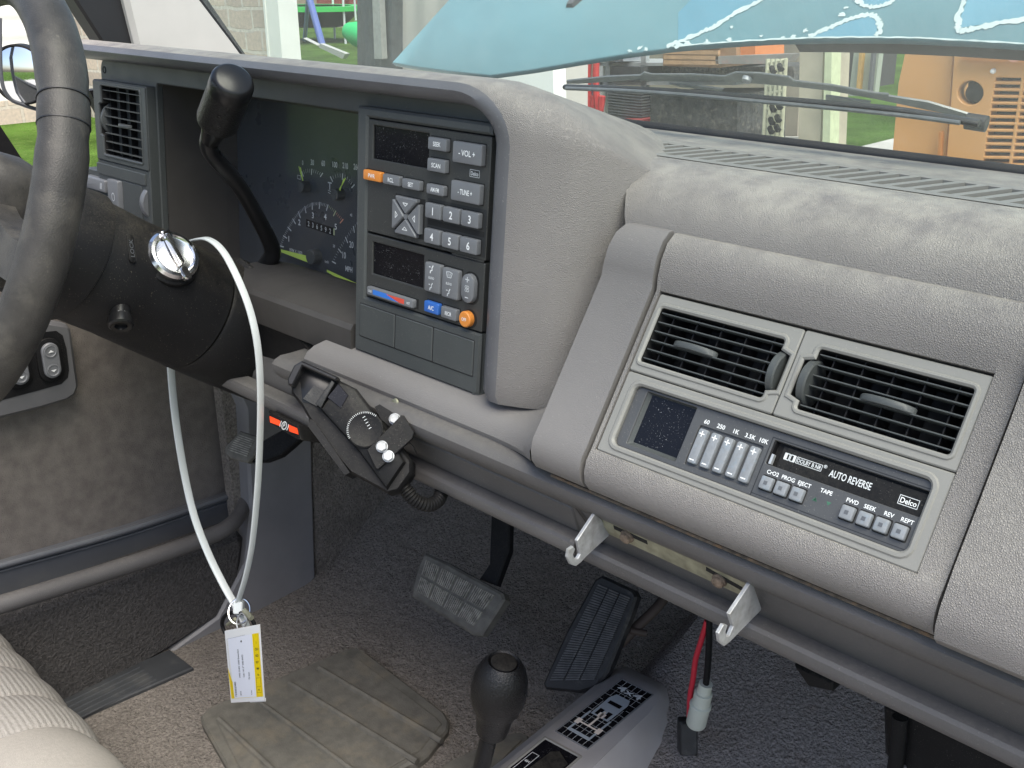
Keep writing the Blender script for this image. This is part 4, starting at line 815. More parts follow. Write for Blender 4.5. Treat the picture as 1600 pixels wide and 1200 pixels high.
# ================================================================== ZIP TIE AND TAG
TY = (.50)*CK
ty = lambda x, y, o=0: onY(x, y, TY+o)
ZT = thing('zip_tie', 'long white zip tie looped over the steering column, hanging down', 'zip tie', tuple(ty(372, 1000)))
b = MB(M['tie']); b.sharp = 80
F_ = [(262, 420), (285, 385), (312, 373), (332, 377), (352, 398), (374, 441), (392, 490), (403, 545), (407, 610), (406, 690), (402, 770), (394, 850), (384, 900), (372, 940), (371, 948)]
Bk = [(300, 500), (278, 520), (267, 546), (268, 590), (275, 660), (288, 740), (304, 808), (326, 866), (350, 915), (370, 950), (388, 985), (396, 1010)]
def strap(mb, pts, Yf, wdt=.0034, th=.0011):
    P = [onY(x, y, Yf(i)) for i, (x, y) in enumerate(pts)]; P, _ = spline(P, 1, 8); lp = []
    for i, p_ in enumerate(P):
        t = (P[min(i+1, len(P)-1)] - P[max(i-1, 0)]).normalized(); wv = V((.0, 1, 0)); wv = (wv - t*wv.dot(t)).normalized(); nn = t.cross(wv)
        lp.append([p_ + wv*a_*wdt + nn*c_*th for a_, c_ in ((1, .6), (.8, 1), (-.8, 1), (-1, .6), (-1, -.6), (-.8, -1), (.8, -1), (1, -.6))])
    mb.loft(lp, None, True, True)
strap(b, F_, lambda i: TY + (-.004 if i > 4 else 0)); strap(b, Bk, lambda i: TY + (.001 if i < 6 else -.001), .0040, .0014); b.obj('strap', ZT)
b = MB(M['tie']); h0 = ty(373, 948, -.004); f2 = Fr(h0, cR, cU); b.fl(f2, [(rr(-5, -7, 5, 6, 2), -5), (rr(-5, -7, 5, 6, 2), 4), (rr(-4, -6, 4, 5, 2), 5)]); b.obj('locking_head', ZT)
KT = thing('key_tag', 'white and yellow printed paper key tag hanging from the zip tie', 'tag', tuple(ty(385, 1100)))
q = [ty(361, 1098, -.015), ty(413, 1095, -.015), ty(403, 982, -.02), ty(351, 986, -.02)]
FT = Fr(q[0], q[1]-q[0], q[3]-q[0]); wd = (q[1]-q[0]).length*1000; ht = (q[3]-q[0]).length*1000
b = MB(M['white']); b.fl(FT, [(rr(0, 0, wd, ht, .6), -1), (rr(0, 0, wd, ht, .6), 0)], cap0=True)
b.fl(FT, [(rr(wd*.55, -2, wd+.2, 3, .6), -1.8), (rr(wd*.55, -2, wd+.2, 3, .6), -1.2)], cap0=True)
b.poly(FT, [(wd*.03, ht*.06), (wd*.98, ht*.06), (wd*.96, ht*.90), (wd*.78, ht*.90), (wd*.74, ht*.30), (wd*.10, ht*.30), (.2, ht*.5)], .15, M['yel'])
b.poly(FT, [(wd*.13, ht*.065), (wd*.79, ht*.065), (wd*.79, ht*.90), (wd*.08, ht*.90)], .3, M['paper'])
b.poly(FT, [(wd*.79, ht*.065), (wd*.97, ht*.065), (wd*.97, ht*.90), (wd*.79, ht*.90)], .25, M['yel'])
for s, fu, fv, h, sx_ in (('765002980', .19, .19, 4.2, .85), ('1993 CHEV 1500 Extended', .35, .54, 3.6, .72), ('Cab 141.5" WB 4WD', .47, .50, 3.6, .72), ('Green', .62, .36, 3.6, .8), ('MAKE', .34, .13, 2.6, .7), ('Color', .66, .13, 2.6, .8)):
    b.text(FT, s, wd*fu, ht*fv, h, .45, M['ink'], sx_, rot=90)
for k_, s in enumerate(('YA', 'MM', 'KEY', 'RED', 'CDD', '1')): b.text(FT, s, wd*.89, ht*(.36+k_*.085), 3.0, .45, M['ink'], .9)
b.line(FT, [(wd*.82, ht*.12), (wd*.94, ht*.12), (wd*.94, ht*.32), (wd*.82, ht*.32)], .3, .4, M['ink'], True); b.line(FT, [(wd*.82, ht*.20), (wd*.94, ht*.20)], .3, .4, M['ink']); b.text(FT, 'B', wd*.88, ht*.16, 3, .45, M['ink'], rot=90)
b.line(FT, [(wd*.09, ht*.12), (wd*.055, ht*.89), (wd*.6, ht*.905)], .25, .45, M['ink']); b.fl(FT, [(circ(wd*.47, ht*.83, 1.5, 18), .3), (circ(wd*.47, ht*.83, 1.5, 18), .5)], M['ink']); b.obj('card', KT)
def wire(mb, pts, r, o=-.012): mb.tube([ty(x, y, o+(d_ if len((x, y, d_)) else 0)) for x, y, d_ in pts], r, None, 8)
b = MB(M['zinc']); wire(b, [(378, 1001, 0), (372, 985, -.006), (370, 970, -.004), (378, 958, 0), (386, 970, 0), (380, 985, 0), (378, 1001, 0)], .0008); b.obj('wire_loop', KT)
KR = thing('key_ring', 'chrome ring threaded through the zip tie above the tag', 'key ring', tuple(ty(372, 975)))
b = MB(M['chrome']); c_ = ty(374, 955, -.006); b.tube([c_ + cR*(.0115*math.cos(a_/20*6.283)) + cU*(.0125*math.sin(a_/20*6.283)) + cF*(.005*math.sin(a_/20*6.283)) for a_ in range(21)], .0011, None, 8); b.obj('ring', KR)
b = MB(M['black']); b.tube([ty(x, y, -.006) for x, y in ((352, 990), (347, 975), (352, 962), (366, 957), (384, 960), (396, 972), (399, 990))], .0022, None, 8); b.obj('snap_loop', KR)
b = MB(M['brass']); b.tube([ty(382, 954, -.01), ty(393, 966, -.012)], .0028, None, 10, smooth=False); b.obj('brass_key', KR); b = MB(M['brass']); b.tube([ty(355, 976, -.012), ty(367, 967, -.012)], .0018, None, 10, smooth=False); b.obj('brass_key', KR)
# ================================================================== FLOOR THINGS
def zz(x, y, z): return onZ(x, y, z + (.02 if z < .03 else 0))
HM = thing('heel_pad', 'muddy moulded rubber heel pad set into the driver carpet', 'floor mat', tuple(onZ(520, 1100, .0)))
hp2 = [(316, 1130), (313, 1118), (326, 1104), (540, 1013), (558, 1011), (572, 1018), (694, 1112), (702, 1126), (700, 1140), (668, 1180), (652, 1192), (640, 1192), (560, 1240), (430, 1330)]
b = MB(M['heel']); b.prism([zz(x, y, .010) for x, y in hp2], (0, 0, -.014), bev=.003)
ins = [(340, 1132), (338, 1122), (535, 1030), (556, 1026), (682, 1120), (690, 1130), (655, 1172), (560, 1225), (430, 1310)]
b.prism([zz(x, y, .0125) for x, y in ins], (0, 0, -.004), bev=.0015)
for A_, B_ in (((342, 1124), (520, 1290)), ((398, 1092), (600, 1240)), ((452, 1068), (652, 1190)), ((498, 1044), (690, 1158))):
    a_, c_ = zz(*A_, .0128), zz(*B_, .0128); b.tube([a_, c_], .0042, None, 8, smooth=False)
b.obj('pad', HM)
b = MB(M['heel']); b.prism([zz(x, y, .012) for x, y in ((640, 1230), (700, 1188), (790, 1146), (812, 1142), (826, 1148), (828, 1160), (760, 1230))], (0, 0, -.014), bev=.003); b.prism([zz(x, y, .014) for x, y in ((690, 1215), (795, 1156), (815, 1156), (750, 1220))], (0, 0, -.003), bev=.001)
tag(b.obj('floor_mat_edge'), 'rubber mat edge beside the black floor lever', 'floor mat')
# transmission hump
def hz(x, y):
    sx = min(1, max(0, (x+.30)/.14)); sx = sx*sx*(3-2*sx); sr = min(1, max(0, (.75-x)/.2)); z = .115*sx*sr
    if y > .72: z += (y-.72)*.42*sx*sr
    return z + FLZ - .004
b = MB(M['carpet2']); NX, NY = 46, 40; vs = []; fs = []
for i in range(NX+1):
    for j in range(NY+1):
        x = -.31+i*(.31+.95)/NX; y = -.2+j*1.5/NY; vs.append((x, y, hz(x, y) + .0015*math.sin(x*37+y*23)))
for i in range(NX):
    for j in range(NY): a_ = i*(NY+1)+j; fs.append((a_, a_+1, a_+NY+2, a_+NY+1))
b.add(vs, fs); tag(b.obj('tunnel_carpet'), kind='structure')
b = MB(M['padd']); b.prism([zz(x, y, .12) for x, y in ((985, 1062), (1000, 1046), (1055, 986), (1068, 980), (1062, 1010), (1042, 1082))], (0, 0, -.10), bev=.006); tag(b.obj('hump_trim'), 'grey plastic trim wedge between accelerator and console', 'trim')
CS = thing('shift_console', 'light grey floor console with four wheel drive diagram plate', 'console', tuple(zz(960, 1150, .10)))
zt = .168; o1 = [(640, 1310), (745, 1222), (948, 1056), (962, 1046), (980, 1044), (1046, 1076), (1059, 1088), (1066, 1112), (1062, 1146), (1046, 1172), (1012, 1212), (940, 1300), (850, 1400)]
O1 = [zz(x, y, .125) for x, y in o1]; 
o2 = [(660, 1300), (752, 1222), (952, 1062), (964, 1053), (980, 1051), (1026, 1074), (1032, 1080), (1032, 1096), (1016, 1116), (985, 1146), (946, 1184), (860, 1270), (760, 1370)]; O2 = [zz(x, y, zt) for x, y in o2]
c_ = sum(O2, V((0, 0, 0)))/len(O2)
b = MB(M['cons']); b.sharp = 60; b.loft([[p_*1 + (p_-c_)*0.0 - V((0, 0, .07)) for p_ in O1], O1, [a_.lerp(d_, .7)+V((0, 0, .006)) for a_, d_ in zip(O1, O2)], O2, [p_.lerp(c_, .03)+V((0, 0, .002)) for p_ in O2]]); b.obj('housing', CS)
b = MB(M['dark']); hc = onP(1006, 1174, zz(1006, 1174, .135), (.5, -.5, .7)); b.lathe(hc+V((0, 0, .001)), (.6, -.35, .6), [(0, .0075), (.0014, .0072), (.0014, 0)], None, 24, False, False); b.obj('screw_hole', CS)
pz = zt+.0025; q = [zz(x, y, pz) for x, y in ((870, 1142), (918, 1169), (1021, 1085), (972, 1062))]; FD = Fr(q[0], q[1]-q[0], q[3]-q[0]); W_ = (q[1]-q[0]).length*1000; H_ = (q[3]-q[0]).length*1000
b = MB(M['btn']); b.fl(FD, [(rr(-1.5, -1.5, W_+1.5, H_+1.5, 1), -1.5), (rr(-1.5, -1.5, W_+1.5, H_+1.5, 1), .3), (rr(-.4, -.4, W_+.4, H_+.4, .6), .6), (rr(0, 0, W_, H_, .5), .1)], cap1=False); b.poly(FD, [(0, 0), (W_, 0), (W_, H_), (0, H_)], .1, M['gloss'])
for k_ in range(1, 6): b.line(FD, [(W_*k_/6, 0), (W_*k_/6, H_)], .35, .2, M['wdim'])
for k_ in range(1, 11): b.line(FD, [(0, H_*k_/11), (W_, H_*k_/11)], .35, .2, M['wdim'])
sil = mat('diagram_silver', (.42, .47, .52), .4, .3, vary=.05)
def bx(u0, v0, u1, v1, m, w_=.35): b.poly(FD, [(W_*u0, H_*v0), (W_*u1, H_*v0), (W_*u1, H_*v1), (W_*u0, H_*v1)], w_, m)
b.poly(FD, [(W_*.22, H_*.40), (W_*.78, H_*.40), (W_*.80, H_*.70), (W_*.72, H_*.78), (W_*.28, H_*.78), (W_*.20, H_*.70)], .3, sil)
for a_ in ((.14, .12, .20, .42), (.80, .12, .86, .42), (.14, .08, .86, .12)): bx(*a_, sil)
bx(.30, .42, .44, .52, M['gloss'], .4); bx(.56, .42, .70, .52, M['gloss'], .4); bx(.30, .62, .70, .67, M['gloss'], .4)
for a_ in ((.12, .62, .20, .72), (.80, .62, .88, .72)): bx(*a_, M['gloss'], .4)
cr_ = mat('diagram_cream', (.7, .62, .55), .5, vary=0)
for a_ in ((.10, .20, .24, .28), (.76, .20, .90, .28), (.24, .23, .76, .25), (.47, .25, .53, .50), (.40, .40, .60, .47)): bx(*a_, cr_, .45)
b.text(FD, '4x4', W_*.5, H_*.88, H_*.08, .5, M['wdim'], 1.6); b.obj('diagram_plate', CS)
q = [zz(x, y, pz) for x, y in ((790, 1205), (842, 1235), (902, 1183), (852, 1155))]; F3 = Fr(q[0], q[1]-q[0], q[3]-q[0]); W3 = (q[1]-q[0]).length*1000; H3 = (q[3]-q[0]).length*1000
b = MB(M['trim']); b.fl(F3, [(rr(-3, -3, W3+3, H3+3, 1), -1.5), (rr(-3, -3, W3+3, H3+3, 1), .6), (rr(-1, -1, W3+1, H3+1, .8), .9), (rr(0, 0, W3, H3, .5), -.5)], cap1=False); b.poly(F3, [(0, 0), (W3, 0), (W3, H3), (0, H3)], -.3, M['gloss'])
b.line(F3, [(W3*.06, H3*.1), (W3*.06, H3*.62), (W3*.26, H3*.62), (W3*.26, H3*.1)], .6, 0, M['wdim'], True); b.text(F3, '4H', W3*.16, H3*.4, 3.5, .1, M['wdim'])
b.prism([F3.P(W3*u, H3*v, 1) for u, v in ((.35, .0), (.98, .0), (.98, .75), (.55, .9), (.40, .8))], -F3.n*.001, M['black']); b.obj('shift_gate', CS)
FL = thing('floor_shift_lever', 'black floor lever with a textured ball knob beside the console', 'shift lever', tuple(dep(745, 1290, 1.0)))
b = MB(M['lever']); b.tube([dep(735, 1290, 1.02), dep(752, 1200, .99), dep(768, 1135, .965)], .0085, None, 16, smooth=False); b.obj('rod', FL)
k0, k1 = dep(768, 1146, .965), dep(788, 1030, .925); ax = (k1-k0); L_ = ax.length; ax.normalize(); s_ = .0262/45
b = MB(M['knob']); b.sharp = 70; b.lathe(k0, ax, [(0, 22*s_), (L_*.04, 26*s_), (L_*.20, 29*s_), (L_*.30, 33*s_), (L_*.38, 39*s_), (L_*.50, 44*s_), (L_*.62, 45*s_), (L_*.75, 43*s_), (L_*.85, 38*s_), (L_*.93, 31*s_), (L_*.97, 25*s_), (L_*.955, 22*s_), (L_*.94, 21*s_)], None, 48, True, False); b.obj('knob', FL)
b = MB(M['black']); b.lathe(k0, ax, [(L_*.93, 21.2*s_), (L_*.965, 20.5*s_), (L_*.975, 16*s_), (L_*.98, 0)], None, 36, False, False); b.obj('cap', FL)
# wires and plugs
wy = .72; yy = lambda x, y, o=0: onY(x, y, wy+o)
WC2 = thing('wiring_plug', 'ivory and black plug hanging on red and black wires', 'wiring', tuple(yy(1078, 1176)))
b = MB(M['black']); b.tube([yy(1108, 940), yy(1108, 990), yy(1106, 1040), yy(1101, 1084)], .0032); b.obj('black_wire', WC2)
b = MB(M['wred']); b.tube([yy(1105, 970), yy(1096, 1000), yy(1087, 1030), yy(1083, 1060), yy(1078, 1090), yy(1077, 1120)], .0028); b.obj('red_wire', WC2)
b = MB(M['ivory']); a0 = yy(1087, 1132); ax = (yy(1103, 1068) - a0).normalized(); L_ = (yy(1103, 1068)-a0).length; b.lathe(a0, ax, [(0, .009), (.002, .0100), (L_*.45, .0100), (L_*.46, .0108), (L_*.5, .0108), (L_*.52, .009), (L_*.78, .0088), (L_*.79, .007), (L_, .0066)], None, 28); b.obj('plug', WC2)
b = MB(M['rubd']); fz = Fr(yy(1075, 1178, -.005), cR, cU); b.fl(fz, [(rr(-9, 0, 9, 34, 2), -12), (rr(-9, 0, 9, 34, 2), 4), (rr(-7.5, 1.5, 7.5, 32, 2), 6)], cap0=True); b.obj('connector_boot', WC2)
b = MB(M['black']); b.prism([onY(x, y, .66) for x, y in ((1378, 1100), (1700, 1230), (1700, 1330), (1430, 1260), (1412, 1200), (1396, 1200), (1380, 1180))], (0, .10, 0), bev=.004); b.tube([onY(1407, 1120, .655), onY(1404, 1160, .655), onY(1398, 1205, .655)], .006); tag(b.obj('heater_box'), 'black plastic heater box below the passenger side of the dash', 'heater box')
b = MB(M['black']); b.prism([onY(x, y, .60) for x, y in ((1240, 1040), (1300, 1066), (1300, 1082), (1262, 1074))], (0, .06, 0), bev=.002); tag(b.obj('duct_bracket'), 'small black bracket tucked under the lower dash rail', 'bracket')
# ================================================================== SEAT
SZ = .222
ST = thing('driver_seat', 'cream ribbed cloth driver seat cushion with puffed channels', 'seat', (-.62, .0, .0))
b = MB(M['seat']); b.sharp = 80; vs = []; fs = []; NX, NY = 150, 40
def seatz(s, xx): return 0
for i in range(NX+1):
    xx = -.82 + i*(.30)/NX*1.0; ph = ((xx+.52)/.068) % 1.0; puff = .0065*(abs(math.sin(math.pi*ph)))**.55
    for j in range(NY+1):
        t = j/NY
        if t < .5: y = -.3 + (t/.5)*.515; z = (SZ) + puff; yy_ = y
        else:
            a_ = (t-.5)/.5*R_(120); R0 = .085 + puff; yy_ = .215 + R0*1.15*math.sin(a_); z = (SZ) - .085 + R0*math.cos(a_)
        vs.append((xx, yy_, z))
for i in range(NX):
    for j in range(NY): a_ = i*(NY+1)+j; fs.append((a_, a_+1, a_+NY+2, a_+NY+1))
b.add(vs, fs); b.obj('cushion', ST)
b = MB(M['seat2']); b.sharp = 80; lp = []
for i in range(25):
    q_ = i/24; xx = -.52 + .25*q_; dz = -.11*(max(0, q_-.55)/.45)**2; pf = .0065*min(1, math.sin(math.pi*min(.5, q_*2)))
    row = [V((xx, -.3, (SZ)+pf+dz)), V((xx, 0, (SZ)+pf+dz)), V((xx, .215, (SZ)+pf+dz))]
    for k_ in range(1, 15): a_ = R_(8.5*k_); R0 = .085+pf; row.append(V((xx, .215-.05*q_**2 + R0*1.15*math.sin(a_), SZ-.085 + R0*math.cos(a_)+dz)))
    lp.append(row)
b.loft(lp, None, False, False, closed=False); b.obj('side_bolster', ST)
# ================================================================== PILLAR, GLASS, WIPER
PX_ = -.82
AP = thing('windshield_pillar', 'pale grey windshield pillar trim with black rubber seals', 'pillar', (PX_, .7, .74))
b = MB(M['gtrim']); b.prism([onX(x, y, PX_) for x, y in ((165, -80), (186, -40), (216, 80), (382, 90), (296, -30), (262, -80))], (-.03, 0, 0), bev=.006); b.obj('pillar_trim', AP)
b = MB(M['seal']); b.prism([onX(x, y, PX_-.001) for x, y in ((262, -80), (276, -80), (318, -12), (388, 90), (366, 90), (308, 5))], (-.03, 0, 0), bev=.002); b.prism([onX(x, y, PX_-.012) for x, y in ((60, -90), (172, -90), (222, 85), (172, 85), (118, 2))], (-.03, 0, 0), bev=.003); b.obj('rubber_seal', AP)
ga = R_(38); gn_ = V((0, math.sin(ga), math.cos(ga))); gO = V((0, .742, .772)); gu = V((0, -math.cos(ga), math.sin(ga)))
m = bpy.data.materials.new('windshield_glass'); m.use_nodes = True; N = m.node_tree.nodes; L = m.node_tree.links; N.clear()
out = N.new('ShaderNodeOutputMaterial'); tr = N.new('ShaderNodeBsdfTransparent'); gl = N.new('ShaderNodeBsdfGlossy'); df = N.new('ShaderNodeBsdfDiffuse'); m1 = N.new('ShaderNodeMixShader'); m2 = N.new('ShaderNodeMixShader')
tr.inputs[0].default_value = (.93, .97, .95, 1); gl.inputs['Roughness'].default_value = .03; m1.inputs[0].default_value = .05; df.inputs[0].default_value = (.8, .8, .78, 1)
tc = N.new('ShaderNodeTexCoord'); no = N.new('ShaderNodeTexNoise'); no.inputs['Scale'].default_value = 6; no.inputs['Detail'].default_value = 8; L.new(tc.outputs['Object'], no.inputs['Vector'])
mr = N.new('ShaderNodeMapRange'); mr.inputs[1].default_value = .3; mr.inputs[2].default_value = .8; mr.inputs[3].default_value = .06; mr.inputs[4].default_value = .17; L.new(no.outputs[0], mr.inputs[0])
L.new(mr.outputs[0], m2.inputs[0]); L.new(tr.outputs[0], m1.inputs[1]); L.new(gl.outputs[0], m1.inputs[2]); L.new(m1.outputs[0], m2.inputs[1]); L.new(df.outputs[0], m2.inputs[2]); L.new(m2.outputs[0], out.inputs[0])
lm = m.copy(); lm.name = 'cluster_lens'
for n_ in lm.node_tree.nodes:
    if n_.type == 'MAP_RANGE': n_.inputs[3].default_value = .002; n_.inputs[4].default_value = .018
    if n_.type == 'BSDF_GLOSSY': n_.inputs['Roughness'].default_value = .08
    if n_.type == 'BSDF_TRANSPARENT': n_.inputs[0].default_value = (.98, .98, .98, 1)
    if n_.type == 'MIX_SHADER' and not n_.inputs[0].is_linked: n_.inputs[0].default_value = .02
ln = MB(lm); ln.box(FG, -737, 2, 15, -368, 197, 16); dpart('lens', ln, gc)
WS = thing('windshield', 'dusty clear windshield above the dash', 'windshield', (0, .74, .77))
b = MB(m); P0 = gO; b.prism([P0 + V((-.772, 0, 0)), P0 + V((1.0, 0, 0)), P0 + gu*.62 + V((1.0, 0, 0)), P0 + gu*.62 + V((-.42, 0, 0))], gn_*.004); b.obj('glass', WS)
b = MB(M['seal']); b.prism([P0 + V((-.82, 0, 0)) - gu*.006 - gn_*.002, P0 + V((1.0, 0, 0)) - gu*.006 - gn_*.002, P0 + gu*.003 + V((1.0, 0, 0)) - gn_*.002, P0 + gu*.003 + V((-.8, 0, 0)) - gn_*.002], gn_*.007); b.obj('base_seal', WS)
wO = gO + gn_*.018; wp = lambda x, y, l=0: onP(x, y, wO + gn_*l, gn_)
WI = thing('windshield_wiper', 'grey metal wiper arm frame with black blade resting on the glass', 'wiper', tuple(wp(1200, 160)))
wm = mat('wiper_grey', (.16, .17, .17), .35, .3, vary=.15, vscale=80, stains=(120, .5, (.3, .3, .28)))
b = MB(wm); th_ = gn_*.0015
b.prism([wp(x, y) for x, y in ((1000, 118), (1006, 114), (1018, 117), (1080, 117), (1132, 120), (1148, 114), (1185, 115), (1232, 121), (1240, 127), (1300, 134), (1366, 146), (1388, 148), (1387, 159), (1366, 155), (1300, 143), (1240, 136), (1160, 130), (1105, 127), (1024, 127), (1000, 125))], th_, bev=.0006)
b.prism([wp(x, y) for x, y in ((885, 127), (892, 126), (950, 120), (1002, 118), (1002, 124), (950, 128), (905, 131), (886, 131))], th_); b.prism([wp(x, y) for x, y in ((1384, 150), (1450, 160), (1530, 184), (1528, 188), (1450, 172), (1384, 158))], th_)
b.prism([wp(x, y, -.003) for x, y in ((1045, 131), (1100, 136), (1130, 140), (1128, 143), (1062, 136))], th_); b.prism([wp(x, y, -.003) for x, y in ((1290, 150), (1360, 160), (1358, 164), (1290, 156))], th_); b.obj('frame', WI)
b = MB(M['seal']); b.tube([wp(x, y, -.012) for x, y in ((884, 136), (980, 139), (1080, 145), (1180, 153), (1280, 161), (1400, 172), (1530, 193))], .0042, None, 10, flat=.6); b.tube([wp(x, y, -.004) for x, y in ((1510, 189), (1542, 194))], .0055, None, 12, smooth=False); b.obj('blade', WI)
b = MB(wm); b.tube([wp(x, y, -.016) for x, y in ((884, 138), (980, 142), (1080, 149), (1180, 158), (1280, 167), (1400, 179), (1500, 192))], .0016, None, 8); b.obj('blade_spline', WI)
b = MB(M['chrome']); b.lathe(wp(1168, 122, -.0005), -gn_, [(0, .004), (.003, .0035), (.004, 0)], None, 20, False, False); b.mats[0] = M['zinc']; b.obj('rivet', WI)
# ================================================================== OUTSIDE
GZ = -.85
def sheet(name, pts, z, m):
    b = MB(m); b.prism([V((x, y, z)) for x, y in pts], (0, 0, -.05)); o = b.obj(name); tag(o, kind='structure'); return o
lawn = mat('lawn_grass', (.10, .19, .035), .95, bump=(25, .15, 'noise'), vary=.5, vscale=.9, spec=.05, stains=(14, .7, (.20, .27, .08)))
conc = mat('concrete', (.42, .41, .38), .9, bump=(80, .003, 'noise'), vary=.12, vscale=3)
sheet('lawn', [(-120, -60), (80, -60), (80, 120), (-120, 120)], GZ, lawn)
sheet('driveway', [(-4.6, -8), (4, -8), (4, 12), (-4.6, 12)], GZ+.012, conc)
a_, c_ = onZ(440, 40, GZ), onZ(560, 37, GZ); a2, c2 = onZ(440, 44, GZ), onZ(560, 40, GZ)
sheet('path', [(a_.x, a_.y), (c_.x+1, c_.y), (c2.x+1, c2.y), (a2.x, a2.y)], GZ+.012, mat('path_stone', (.5, .45, .35), .9))
def boards(name, col, scale, axis):
    m = mat(name, col, .6, bump=(scale, .012, 'wave', axis), vary=.04, vscale=2); return m
def brickmat(name, c1, c2, mortar, axisx='X', sc=4.0):
    m = bpy.data.materials.new(name); m.use_nodes = True; N = m.node_tree.nodes; L = m.node_tree.links; b = N['Principled BSDF']; b.inputs['Roughness'].default_value = .9
    tc = N.new('ShaderNodeTexCoord'); sp = N.new('ShaderNodeSeparateXYZ'); cb_ = N.new('ShaderNodeCombineXYZ'); L.new(tc.outputs['Object'], sp.inputs[0])
    L.new(sp.outputs[axisx], cb_.inputs[0]); L.new(sp.outputs['Z'], cb_.inputs[1])
    no = N.new('ShaderNodeTexNoise'); no.inputs['Scale'].default_value = 3; L.new(cb_.outputs[0], no.inputs['Vector']); mx = N.new('ShaderNodeMix'); mx.data_type = 'VECTOR'; mx.inputs[0].default_value = .06; L.new(cb_.outputs[0], mx.inputs[4]); L.new(no.outputs[1], mx.inputs[5])
    br = N.new('ShaderNodeTexBrick'); L.new(mx.outputs[1], br.inputs['Vector']); br.inputs['Scale'].default_value = sc; br.inputs['Color1'].default_value = (*c1, 1); br.inputs['Color2'].default_value = (*c2, 1); br.inputs['Mortar'].default_value = (*mortar, 1); br.inputs['Mortar Size'].default_value = .045; br.inputs['Brick Width'].default_value = .75; br.inputs['Row Height'].default_value = .5; br.squash = 1.4; br.squash_frequency = 2
    n2 = N.new('ShaderNodeTexNoise'); n2.inputs['Scale'].default_value = 25; n2.inputs['Detail'].default_value = 6; L.new(cb_.outputs[0], n2.inputs['Vector']); m3 = N.new('ShaderNodeMix'); m3.data_type = 'RGBA'; m3.blend_type = 'MULTIPLY'; m3.inputs[0].default_value = .75; L.new(br.outputs[0], m3.inputs[6]); L.new(n2.outputs[0], m3.inputs[7]); 
    g = N.new('ShaderNodeBrightContrast'); g.inputs[1].default_value = .2; L.new(m3.outputs[2], g.inputs[0]); L.new(g.outputs[0], b.inputs['Base Color'])
    bu = N.new('ShaderNodeBump'); bu.inputs['Distance'].default_value = .02; iv = N.new('ShaderNodeMath'); iv.operation = 'SUBTRACT'; iv.inputs[0].default_value = 1; L.new(br.outputs['Fac'], iv.inputs[1]); L.new(iv.outputs[0], bu.inputs['Height']); L.new(bu.outputs[0], b.inputs['Normal']); return m
white_p = mat('white_paint', (.78, .79, .75), .6, vary=.04, vscale=3)
stone = brickmat('tan_stone', (.36, .25, .17), (.62, .47, .33), (.62, .55, .45), 'X', 2.6)
# neighbour's house with stone wall and white corner board
HY = 6.0
H1 = thing('stone_house', 'tan stone house wall with a white corner board beyond the windshield', 'house', (-10, HY, GZ))
x0 = onY(421, 40, HY).x; x1 = onY(441, 40, HY).x; xl = -13.5
fx = Fr((0, HY, GZ), (1, 0, 0), (0, 0, 1))
b = MB(stone); b.box(fx, xl*1000, 0, -200, x0*1000, 3200, 0); b.obj('wall', H1)
b = MB(white_p); b.box(fx, x0*1000, 0, -190, x1*1000, 3200, 30); b.box(fx, x0*1000-20, 0, 1, x0*1000+10, 3200, 40); b.obj('corner_board', H1)
# white sided house seen through the driver window
HX = -13.0; g0 = onX(60, 172, HX); hb_ = max(GZ, g0.z)
side = boards('white_lap_siding', (.8, .8, .8), 1.35, 'Z')
stone2 = brickmat('tan_stone_base', (.46, .34, .24), (.58, .46, .34), (.5, .42, .33), 'Y', 2.3)
H2 = thing('sided_house', 'white lap sided house with tan stone base beyond the driver window', 'house', (HX, 4, GZ))
fy = Fr((HX, 0, GZ), (0, 1, 0), (0, 0, 1))
zb = (onX(30, 155, HX).z-GZ)*1000
b = MB(side); b.box(fy, -6000, zb, -3000, 5600, 4200, 0); b.obj('wall', H2)
b = MB(stone2); b.box(fy, -6000, 0, -3000, 5600, zb-3, 40); b.obj('stone_base', H2)
# playground beyond
PY = 17.0; oY = onY
TR = thing('trampoline', 'green edged trampoline on the far lawn', 'trampoline', (oY(492, 30, PY).x, PY, GZ)); fp = Fr(TR.location, (1, 0, 0), (0, 1, 0)); cx_ = TR.location.x
zt_ = oY(492, 13, PY).z; r_ = (oY(540, 13, PY).x-oY(446, 13, PY).x)/2
b = MB(mat('trampoline_green', (.03, .45, .08), .5)); b.lathe((cx_, PY, zt_-.05), (0, 0, 1), [(0, r_), (.12, r_), (.12, r_-.35)], None, 40, False, False); b.obj('pad_ring', TR)
b = MB(M['black']); b.lathe((cx_, PY, zt_-.45), (0, 0, 1), [(0, r_*.55), (.2, r_*.75), (.44, r_*.93)], None, 40); b.obj('mat', TR)
b = MB(M['wdim']); 
for k_ in range(6): a_ = k_*1.047; p0 = V((cx_+r_*.95*math.cos(a_), PY+r_*.95*math.sin(a_), GZ)); b.tube([p0, p0+V((0, 0, 3))], .03, None, 8, smooth=False)
b.obj('net_pole', TR)
SWY = 13.0
SS = thing('swing_set', 'blue metal swing set frame standing on the lawn', 'swing set', (oY(500, 70, SWY).x, SWY, GZ))
b = MB(mat('swing_blue', (.12, .17, .45), .4)); a_ = oY(484, 0, SWY); c_ = oY(504, 72, SWY); d_ = oY(476, 62, SWY+.8); b.tube([c_, a_+(a_-c_)*.9], .07, None, 10, smooth=False); b.tube([d_, a_+(a_-c_)*.1], .045, None, 10, smooth=False); b.obj('leg', SS)
b = MB(mat('swing_green', (.03, .5, .15), .5)); p_ = oY(556, 32, SWY); b.lathe(p_+V((-.25, 0, -.2)), (.9, 0, -.15), [(0, .16), (.3, .24), (.6, .22), (.62, .1)], None, 20); b.obj('swing_seat', SS)
